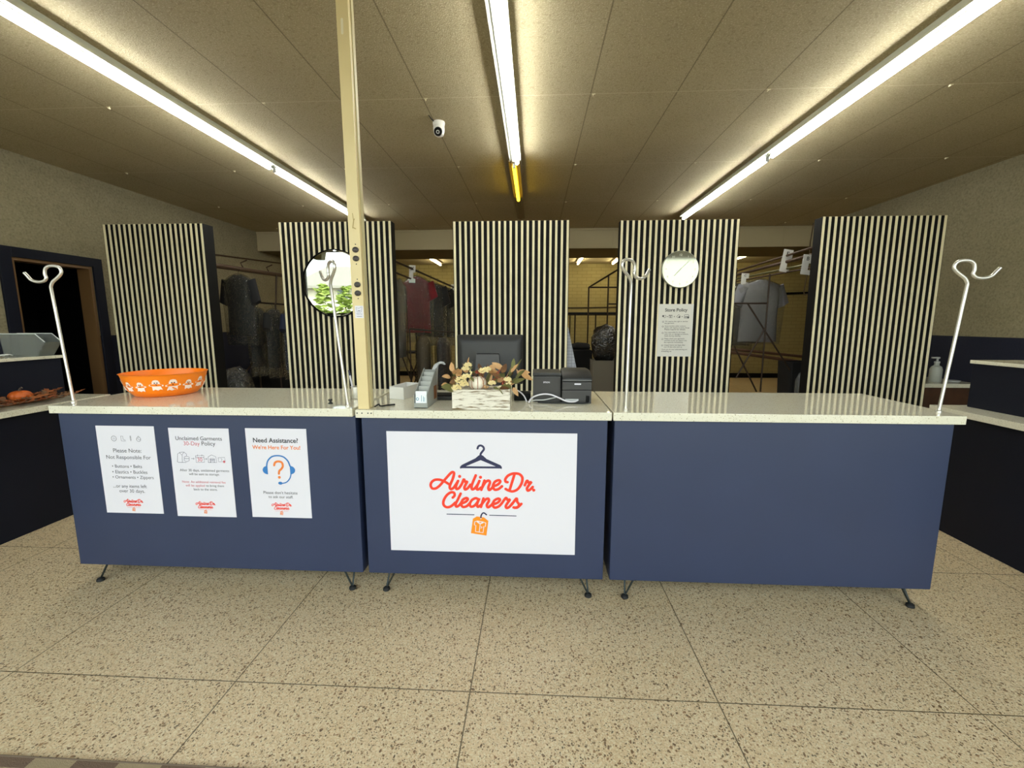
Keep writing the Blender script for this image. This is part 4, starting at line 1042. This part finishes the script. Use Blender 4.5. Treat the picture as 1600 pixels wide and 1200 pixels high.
tag(MB().tube(spline([(x, y, .9825) for x, y in ((.02, 2.27), (.06, 2.262), (.11, 2.255), (.16, 2.258), (.21, 2.25), (.25, 2.252), (.285, 2.266))], 5), .0035, 8).build('printer_cable', M_rubber, loc=(.15, 2.255, .98)), 'black power cable lying at the foot of the printers', 'cable')
tag(MB().tube(spline([at(806, 609, 2.33), at(812, 612, 2.31), at(819, 619, 2.29), at(823, 628, 2.28)], 5), .0036, 8).build('planter_cable', M_white, loc=(-.06, 2.3, .99)), 'pale cable arching from behind the planter to the counter', 'cable')
t = thing('power_adapter', 'black power adapter brick behind the planter', 'adapter', (-.055, 2.36, .9785))
b = MB(); b.box(-.11, -.02, 2.33, 2.42, .9785, 1.02, .006); b.build('brick', M_black, t)

# door mat
b = MB(); b.box(-3.0, -.2, -.45, 1.138, .0005, .009, .003); b.mi = 1; b.box(-3.0, -.2, 1.130, 1.1385, .001, .0095, .003)
def matmat():
    M = mat('tan brown checked mat', '8A7A60', .9); g = NT(M)
    tc = g.n('TexCoord'); ck = g.n('TexChecker', Scale=7.0); g.l(tc.outputs['Object'], ck.inputs['Vector'])
    ck.inputs['Color1'].default_value = lin('9A8A6A'); ck.inputs['Color2'].default_value = lin('6C5846'); g.l(ck.outputs[0], g.b.inputs['Base Color'])
    n = g.n('TexNoise', Scale=300.0); g.l(tc.outputs['Object'], n.inputs['Vector']); bp = g.n('Bump', Strength=.6, Distance=.004); g.l(n.outputs[0], bp.inputs['Height']); g.l(bp.outputs[0], g.b.inputs['Normal'])
    return M
tag(b.build('door_mat', [matmat(), mat('mat edging', '7A6A58', .8)], loc=(-1.6, .1, 0)), 'brown checked entrance mat at the near left edge of the floor', 'mat')

# ------------------------------------------------------------------ back of house
def garment(loc, rot, w, h, mm, label, group='garments on the back racks', sleeve=.26, bag=True, hook_=True, depth=.075, seed=0, bagx=.14):
    random.seed(seed)
    t = thing('hanging_shirt', label, 'garment', loc, group); t.rotation_euler.z = rot
    b = MB(); n = 28; rings = []
    ph = random.random()*6
    for i, (z, hw, dp) in enumerate(((-.085, .055, .045), (-.10, .085, .05), (-.13, .34*w, .06), (-.165, .47*w, .07), (-.24, .48*w, depth), (-.40, .45*w, depth), (-.1-h*.6, .44*w, depth), (-.1-h*.85, .46*w, depth*.95), (-.1-h, .47*w, depth*.85))):
        ring = []
        for k in range(n):
            a = 2*PI*k/n; f = 1+(.10*math.sin(5*a+ph+i*.6)+.06*math.sin(9*a+i))*(0 if i < 2 else min(1, i/5))
            ring.append(Vector((hw*math.copysign(abs(math.cos(a))**.75, math.cos(a)), dp*math.sin(a)*f, z+.006*math.sin(3*a+ph))))
        rings.append(ring)
    b.rings(rings)
    if sleeve:
        for sx_ in (-1, 1):
            rs = []
            for u in (0, .33, .66, 1):
                c_ = Vector((sx_*(.40*w+.17*w*u), 0, -.175-sleeve*u*.95)); ax = Vector((sx_*.5, 0, -.85)).normalized(); si = Vector((-ax.z, 0, ax.x))
                rs.append([c_+si*(.088*(1-.12*u))*math.cos(a)+Vector((0, 1, 0))*.05*math.sin(a)*(1+.15*math.sin(4*a+u*3)) for a in [2*PI*k/18 for k in range(18)]])
            b.rings(rs)
    b.build('shirt', mm, t, smooth=70, world=False)
    hb_ = MB(); hk = [(0, 0, .0), (.014, 0, .016), (.03, 0, .006), (.026, 0, -.02), (.006, 0, -.04), (0, 0, -.09)]
    hb_.tube(spline(hk, 4), .0022, 6); hb_.tube([(-.40*w, 0, -.16), (0, 0, -.085), (.40*w, 0, -.16)], .004, 6); hb_.build('hanger', M_gun, t, world=False)
    if bag:
        b = MB(); rings = []
        for i, (z, hw, dp) in enumerate(((-.06, .03, .03), (-.09, .12, .06), (-.14, .45*w, .085), (-.2, .56*w, .10), (-.4, .60*w, .10), (-.1-h*.7, .58*w, .105), (-.1-h, .56*w, .10), (-.1-h-bagx, .54*w, .075))):
            ring = []
            for k in range(n):
                a = 2*PI*k/n; f = 1+.13*math.sin(6*a+ph*2+i*.9)+.07*math.sin(11*a+2*i)
                ring.append(Vector((hw*math.cos(a)*(1+.03*math.sin(7*a+i)), dp*math.sin(a)*f, z)))
            rings.append(ring)
        b.rings(rings, cap=False); b.build('plastic_bag', M_bag, t, smooth=80, world=False)
    return t
M_redshirt = mat('crimson jersey', '7C0A1A', .8, vary=('5C0812', 6, .3))
M_grey = mat('grey cotton', '85868F', .85)
M_dark = mat('black cloth', '0E0E10', .85); M_dark2 = mat('charcoal cloth', '1C1C1F', .85); M_pale = mat('pale cloth', '4C4B48', .85); M_navyc = mat('navy cloth', '16203A', .85)
M_plaid = mat('dark plaid cloth', '382C2E', .85, vary=('201A1D', 25, .1)); M_tan = mat('tan cloth', '5C4E3A', .85)

def rail(name, label, pts, r, mm, group=None, cat='rail', drop=()):
    b = MB(); pts = [Vector(p) for p in pts]
    b.tube(pts, r, 8)
    for i in drop: b.tube([pts[i], (pts[i].x, pts[i].y, 0)], .012, 8)
    return tag(b.build(name, mm, loc=pts[0]), label, cat, group)
def rack(label, bars, r=.011, mm=None, name='garment_rack', feet=()):
    P0 = bars[0][0]; t = thing(name, label, 'rack', (P0[0], P0[1], 0), 'steel racks in the back room')
    for (p, q) in bars: MB().tube([p, q], r, 8).build('bar', mm or M_rack, t)
    return t
def tagcard(p0, w, h, txt, label, tilt=0):
    t = thing('rail_tag', label, 'tag', p0, 'lettered tags on the rails')
    Mt = Matrix.Translation(p0) @ Matrix.Rotation(tilt, 4, 'Y')
    b = MB(); b.prism([[(-w/2, 0), (w/2, 0), (w/2, -h*.42), (w*.16, -h*.42), (w*.16, -h*.75), (w*.5, -h*.78), (w*.5, -h), (-w/2, -h)]], 0, .003, M=Mt); b.build('card', M_policy, t, smooth=0)
    b = MB(); b.text(txt, 0, -h*.28, -.001, size=h*.26, align='C', bold=.02); bmesh.ops.transform(b.bm, matrix=Mt, verts=b.bm.verts); b.build('letter', M_inkblk, t, smooth=0, recalc=False)
# -- gap with the red shirt
rp, rq = at(610, 405, 5.2), at(716, 452, 7.95)
rail('clothes_rail', 'dark rail over the red shirt running to the back', [rp, rq], .014, M_rack, drop=(0, 1))
rail('clothes_rail', 'second dark rail left of the red shirt', [at(606, 421, 5.2), at(648, 438, 6.0)], .012, M_rack, drop=(0, 1))
def onrail(u): return rp.lerp(rq, u)
def hang(u): return onrail(u)
q = hang(.29)
garment(q, R(6), .38, .74, M_redshirt, 'dark red short sleeved shirt in clear plastic behind the panels', seed=2, sleeve=.22)
q = onrail(.24); tagcard(Vector((q.x, q.y-.0015, q.z+.05)), .085, .23, 'X', 'white hook tag directly above the red shirt', R(3))
for k, (u, mm, lb) in enumerate(((.47, M_dark2, 'charcoal bagged shirt right behind the red shirt'), (.58, M_dark, 'black bagged shirt second behind the red shirt'), (.69, M_pale, 'pale bagged shirt third behind the red shirt'), (.80, M_dark, 'black bagged shirt farthest along the rail of the red shirt'))):
    garment(hang(u), R(8), .42, .78, mm, lb, seed=20+k)
q = onrail(.9); tagcard(Vector((q.x, q.y-.0015, q.z+.05)), .09, .25, 'M', 'white lettered tag farther along the rail of the red shirt', R(2))
q = at(606, 421, 5.2).lerp(at(648, 438, 6.0), .30)
garment(q, R(86), .30, .95, M_pale, 'pale long garment in plastic left of the red shirt', seed=31, sleeve=.3)
lp, lq = at(640, 514, 5.55), at(716, 520, 5.75)
rack('low dark rack beside the monitor', [(lp, lq), (lp, (lp.x, lp.y, 0)), (lq, (lq.x, lq.y, 0))], .010)
garment(lp.lerp(lq, .28), R(86), .30, .6, M_tan, 'tan garment in plastic hanging below the red shirt', seed=32, sleeve=0)
garment(lp.lerp(lq, .68), R(86), .30, .7, M_plaid, 'dark plaid garment hanging low beside the monitor', seed=33, sleeve=0)
p = at(700, 485, 11.3); tag(MB().box(p.x-.22, p.x+.2, 11.28, 11.398, p.z-.12, p.z+.12, .01).build('wall_box', M_black, loc=p), 'black box on the yellow back wall', 'box')
a1, a2 = at(622, 540, 6.9), at(656, 552, 6.9)
t = thing('folding_stand', 'black folding stand with crossed legs below the red shirt', 'stand', (a1.x/2+a2.x/2, 7.1, 0))
MB().box(a1.x, a2.x, 6.95, 7.3, a2.z-.01, a2.z+.02, .004).build('top', M_dark2, t)
for y in (6.98, 7.27):
    MB().tube([(a1.x+.02, y, a2.z-.012), (a2.x-.02, y+.01, .0)], .012).build('leg', M_rack, t); MB().tube([(a2.x-.02, y-.02, a2.z-.012), (a1.x+.02, y-.02, 0)], .012).build('leg', M_rack, t)
# -- left gap
rail('conveyor_pipe', 'upper thin pipe of the garment conveyor on the left wall', [(XL+.0125, 5.7, 2.43), (XL+.0125, 8.9, 2.62)], .012, M_brown)
p, q = at(330, 414, 5.2), at(480, 436, 7.9)
rail('conveyor_pipe', 'lower thick pipe of the garment conveyor behind the leftmost panel', [p, q], .03, M_brown, drop=(0, 1))
for k in range(3):
    c_ = p.lerp(q, .25+.25*k); rail('pipe_hook', 'small hook on the lower conveyor pipe', [c_+Vector((0, 0, .025)), c_+Vector((-.03, 0, .09)), c_+Vector((.05, .02, .13))], .009, M_brown, 'hooks on the conveyor pipe', 'hook')
garment(p.lerp(q, .20), R(-6), .42, .78, M_dark2, 'charcoal shirt in clear plastic beside the leftmost panel', seed=41, sleeve=.3)
P = lambda x, y, Y=6.0: at(x, y, Y)
ra, rb = P(392, 472), P(475, 478); zl = ra.x
F_ = lambda v: (v.x, v.y, 0)
v1 = P(397, 472); v2 = P(430, 474)
rack('steel rack with crossed brace behind the left counter', [(v1, F_(v1)), (ra, rb), (v2, F_(v2)), (P(432, 430), P(431, 476)), (P(432, 510), P(382, 585))], .012)
for k, (x, mm, lb) in enumerate(((400, M_dark2, 'charcoal garment in plastic, left one on the crossed brace rack'), (426, M_dark, 'black garment in plastic, middle one on the crossed brace rack'), (452, M_navyc, 'navy garment in plastic, right one on the crossed brace rack'))):
    u = (P(x, 474).x-ra.x)/(rb.x-ra.x); c_ = ra.lerp(rb, u)
    garment(c_, R(-88), .34, .8, mm, lb, seed=50+k, sleeve=.2, depth=.065)
p = at(430, 470, 11.3)
o = MB().box(p.x-.5, p.x+.45, 11.36, 11.397, 0, at(430, 447, 11.3).z, .005).build('door_2', M_wood); o['kind'] = 'structure'
def blob(b, c, r, sd):
    rings = []
    for i in range(11):
        a = -PI/2+PI*i/10; ring = []
        for k in range(24):
            th = 2*PI*k/24; v = Vector((math.cos(a)*math.cos(th), math.cos(a)*math.sin(th), math.sin(a)))
            d = 1+.22*noise.noise(v*2.1+Vector((sd, 0, 0)))+.08*noise.noise(v*6+Vector((sd, 0, 0)))
            if i in (0, 10): v = Vector((.01*math.cos(th), .01*math.sin(th), math.sin(a)))
            w_ = Vector(c)+Vector((v.x*r[0], v.y*r[1], v.z*r[2]))*d; w_.z = max(w_.z, c[2]-r[2]*.95)
            ring.append(w_)
        rings.append(ring)
    b.rings(rings)
p = at(366, 600, 5.03)
t = thing('plastic_bundle', 'clear plastic bundle heaped beside the leftmost panel', 'bundle', (p.x, 5.03, 0))
b = MB(); blob(b, (p.x, 5.03, .42), (.24, .2, .44), 3); b.build('film', M_bag, t, smooth=80)
b = MB(); blob(b, (p.x, 5.03, .36), (.18, .15, .34), 5); b.build('contents', M_dark, t, smooth=80)
p = at(432, 600, 7.2)
t = thing('laundry_pile', 'dark heap of bagged laundry behind the left counter', 'laundry', (p.x, 7.3, 0))
b = MB(); blob(b, (p.x, 7.3, .5), (.5, .35, .526), 9); b.build('heap', M_dark, t, smooth=80)
# -- gap beside the printers
P = lambda x, y, Y=6.8: at(x, y, Y)
rack('steel rack with sloping top bar right of the middle panel', [(P(920, 449), (P(920, 449).x, 6.8, 0)), (P(920, 449), P(972, 449)), (P(920, 449), at(974, 416, 5.4)), (P(951, 430), (P(951, 430).x, 6.8, 0)), (P(951, 475), P(974, 475))], .012)
rail('wall_pipe', 'thin dark pipe along the yellow back wall', [at(886, 481, 11.386), at(966, 480, 11.386)], .014, M_rack)
t = thing('folding_table', 'dark folding table with braced legs right of the middle panel', 'table', (P(928, 490).x, 7.3, 0))
a1, a2 = P(889, 491), P(966, 489)
MB().box(a1.x, a2.x+.3, 6.8, 7.9, a1.z-.0, a1.z+.03, .004).build('top', M_dark, t)
for x in (a1.x+.1, a1.x+.42, a2.x+.2):
    for y in (6.86, 7.84): MB().tube([(x, y, a1.z-.001), (x, y, 0)], .011).build('leg', M_rack, t)
MB().tube([(a1.x+.1, 6.86, .95), (a1.x+.42, 6.86, .55)], .008).build('brace', M_rack, t); MB().tube([(a1.x+.42, 6.86, .95), (a1.x+.9, 6.86, .5)], .008).build('brace', M_rack, t); MB().tube([(a1.x+.42, 6.86, .55), (a1.x+.9, 6.86, 1.1)], .008).build('brace', M_rack, t)
p = at(946, 558, 5.9)
t = thing('laundry_cart', 'pale canvas laundry cart right of the printers', 'cart', (p.x, 6.05, 0))
zc = at(946, 560, 5.9).z
b = MB(); b.rings([rr(p.x-.15, p.x+.2, 5.9, 6.25, .12), rr(p.x-.17, p.x+.22, 5.88, 6.27, zc-.03), rr(p.x-.155, p.x+.205, 5.895, 6.255, zc-.03), rr(p.x-.14, p.x+.19, 5.91, 6.24, .14)]); b.build('canvas_tub', mat('grey canvas', '8B8578', .85), t)
for sx_ in (-.12, .17):
    for yy in (5.94, 6.21): MB().lathe([(.05, -.012), (.055, 0), (.05, .012)], 0, 0, 18, axis='X', M=Matrix.Translation((p.x+sx_, yy, .056))).build('wheel', M_rubber, t)
b = MB(); blob(b, (p.x+.02, 6.07, zc+.19), (.19, .17, .27), 14); tag(b.build('black_bag', clear('black film', '101012', .25, .15, (20, .8), .55, '141416'), loc=(p.x, 6.07, zc), smooth=80), 'shiny black bag standing in the laundry cart', 'bag')
p = at(907, 548, 6.3)
t = thing('pressing_machine', 'low dark machine on a frame behind the receipt printers', 'machine', (p.x, 6.4, 0))
MB().box(p.x-.14, p.x+.16, 6.2, 6.6, .5, 1.02, .02).build('body', M_dark, t); b = MB(); blob(b, (p.x, 6.4, 1.06), (.15, .16, .06), 21); b.build('head', M_dark2, t, smooth=80)
for x in (p.x-.12, p.x+.14):
    for y in (6.22, 6.58): MB().tube([(x, y, .5), (x, y, 0)], .014).build('leg', M_rack, t)
# ironing board standing on end
p0 = at(888.5, 512, 4.95); p1 = at(903.5, 585, 4.95)
sl = (p1.x-p0.x)/(p0.z-p1.z)
t = thing('ironing_board', 'ironing board in a white checked cover standing behind the middle panel', 'board', (p0.x-.1, 4.95, 0))
out = [(p0.x-.005, p0.z), (p0.x+sl*(p0.z-.55)-.01, .55), (p0.x+sl*(p0.z-.45)-.03, .06), (p0.x+sl*(p0.z-.45)-.06, .005), (p0.x-.24, .005), (p0.x-.26, .06), (p0.x-.22, .55), (p0.x-.05, p0.z-.01), (p0.x-.025, p0.z+.01)]
def checked():
    M = mat('white checked cotton', 'C6C8D2', .85); g = NT(M); tc = g.n('TexCoord'); mp = g.n('Mapping'); g.l(tc.outputs['Object'], mp.inputs[0]); mp.inputs['Rotation'].default_value = (R(90), 0, 0)
    br = g.n('TexBrick', Scale=1.0, Brick_Width=.035, Row_Height=.035, Mortar_Size=.0022); br.offset = 0; g.l(mp.outputs[0], br.inputs['Vector'])
    br.inputs['Color1'].default_value = lin('CDD0DA'); br.inputs['Color2'].default_value = lin('C8CBD6'); br.inputs['Mortar'].default_value = lin('9499AC'); g.l(br.outputs[0], g.b.inputs['Base Color'])
    return M
MB().prism([out], 4.93, 4.965).build('cover', checked(), t, smooth=0)
MB().box(p0.x-.22, p0.x+.05, 4.966, 4.985, .1, .9).build('underframe', M_gun, t)
# -- right gap
P = lambda x, y, Y=5.5: at(x, y, Y)
t = thing('garment_conveyor', 'long bundle of garment conveyor pipes above the grey shirt', 'conveyor', (at(1285, 394, 5.1).x, 5.1, 0))
for pa, pb, r, mm in ((at(1150, 424, 6.6), at(1285, 382, 5.1), .014, M_brown), (at(1150, 430, 6.6), at(1285, 394, 5.1), .02, M_brown), (at(1150, 436, 6.6), at(1285, 408, 5.1), .012, mat('olive pipe', '6E6A48', .4, .5)), (at(1150, 440, 6.6), at(1285, 415, 5.1), .010, M_brown)):
    MB().tube([pa, pb], r, 8).build('pipe', mm, t)
for q in (at(1150, 430, 6.6), at(1287, 394, 5.1)):
    MB().tube([(q.x, q.y, 0), (q.x, q.y, q.z+.1)], .014, 8).build('post', M_rack, t)
garment(at(1150, 436, 6.6).lerp(at(1285, 408, 5.1), .36), R(4), .56, .80, M_grey, 'grey short sleeved shirt in clear plastic beside the yellow wall', seed=60, sleeve=.25, bagx=.03)
garment(at(1150, 436, 6.6).lerp(at(1285, 408, 5.1), .19), R(6), .52, .82, M_dark, 'black shirt in plastic just behind the grey shirt', seed=61)
garment(at(1150, 436, 6.6).lerp(at(1285, 408, 5.1), .03), R(6), .50, .86, M_dark2, 'charcoal shirt in plastic second behind the grey shirt', seed=62)
tagcard(at(1233, 390, 5.62)+Vector((0, 0, 0)), .115, .27, 'E', 'white tag lettered E on the conveyor above the grey shirt', R(9))
tagcard(at(1264, 398, 5.2), .11, .22, 'B', 'white tag lettered B at the edge of the far right panel', R(6))
tagcard(at(1165, 427, 6.2), .10, .16, 'C', 'white tag lettered C at the edge of the clock panel', R(2))
rack('rack with crossed braces in front of the grey shirt', [(P(1203, 428), P(1188, 612)), (P(1148, 474), P(1198, 474)), (P(1168, 474), P(1257, 614)), (P(1196, 512), P(1150, 590)), (P(1147, 540), P(1182, 612))], .010, M_rack)
rail('brown_beam', 'upper long brown beam below the grey shirt', [at(1140, 545, 5.9), at(1262, 558, 5.9)], .018, M_wood, cat='beam')
rail('brown_beam', 'lower long brown beam below the grey shirt', [at(1140, 550, 5.8), at(1262, 567, 5.8)], .020, M_wood, cat='beam')
rail('wall_bar', 'black bar on the yellow wall right of the grey shirt', [at(1222, 459, 11.372), at(1276, 457, 11.372)], .028, M_black, cat='bar')
rail('hanging_strap', 'thin hanging strap beside the far right panel', [Vector((at(1271, 350, 8.0).x, 8.0, 3.099)), at(1266, 380, 8.0), at(1263, 420, 8.0), at(1256, 455, 8.0), at(1257, 461, 8.0), at(1263, 459, 8.0)], .010, M_tan, cat='strap')
p = at(1253, 590, 5.5)
t = thing('waste_bin', 'dark bin below the brown beams', 'bin', (p.x, 5.6, 0))
b = MB(); b.rings([rr(p.x-.13, p.x+.15, 5.48, 5.75, .0), rr(p.x-.16, p.x+.18, 5.46, 5.78, .92), rr(p.x-.145, p.x+.165, 5.475, 5.765, .92), rr(p.x-.12, p.x+.14, 5.49, 5.74, .02)]); b.build('bin_body', M_dark, t)
p = at(1252, 588, 5.3)
t = thing('water_bottle', 'clear blue tinted plastic bottle beside the far right panel', 'bottle', (p.x+.02, 5.3, .0))
MB().lathe([(.07, 0), (.075, .01), (.075, p.z-.05), (.05, p.z+.02), (.022, p.z+.06), (.022, p.z+.09)], p.x+.02, 5.3, 24).build('bottle', clear('pale blue plastic', 'B8CCDA', .15, .08, (40, .4), .15, 'A9BAC8'), t)
MB().lathe([(.025, p.z+.0905), (.025, p.z+.115)], p.x+.02, 5.3, 16).build('cap', M_white, t)
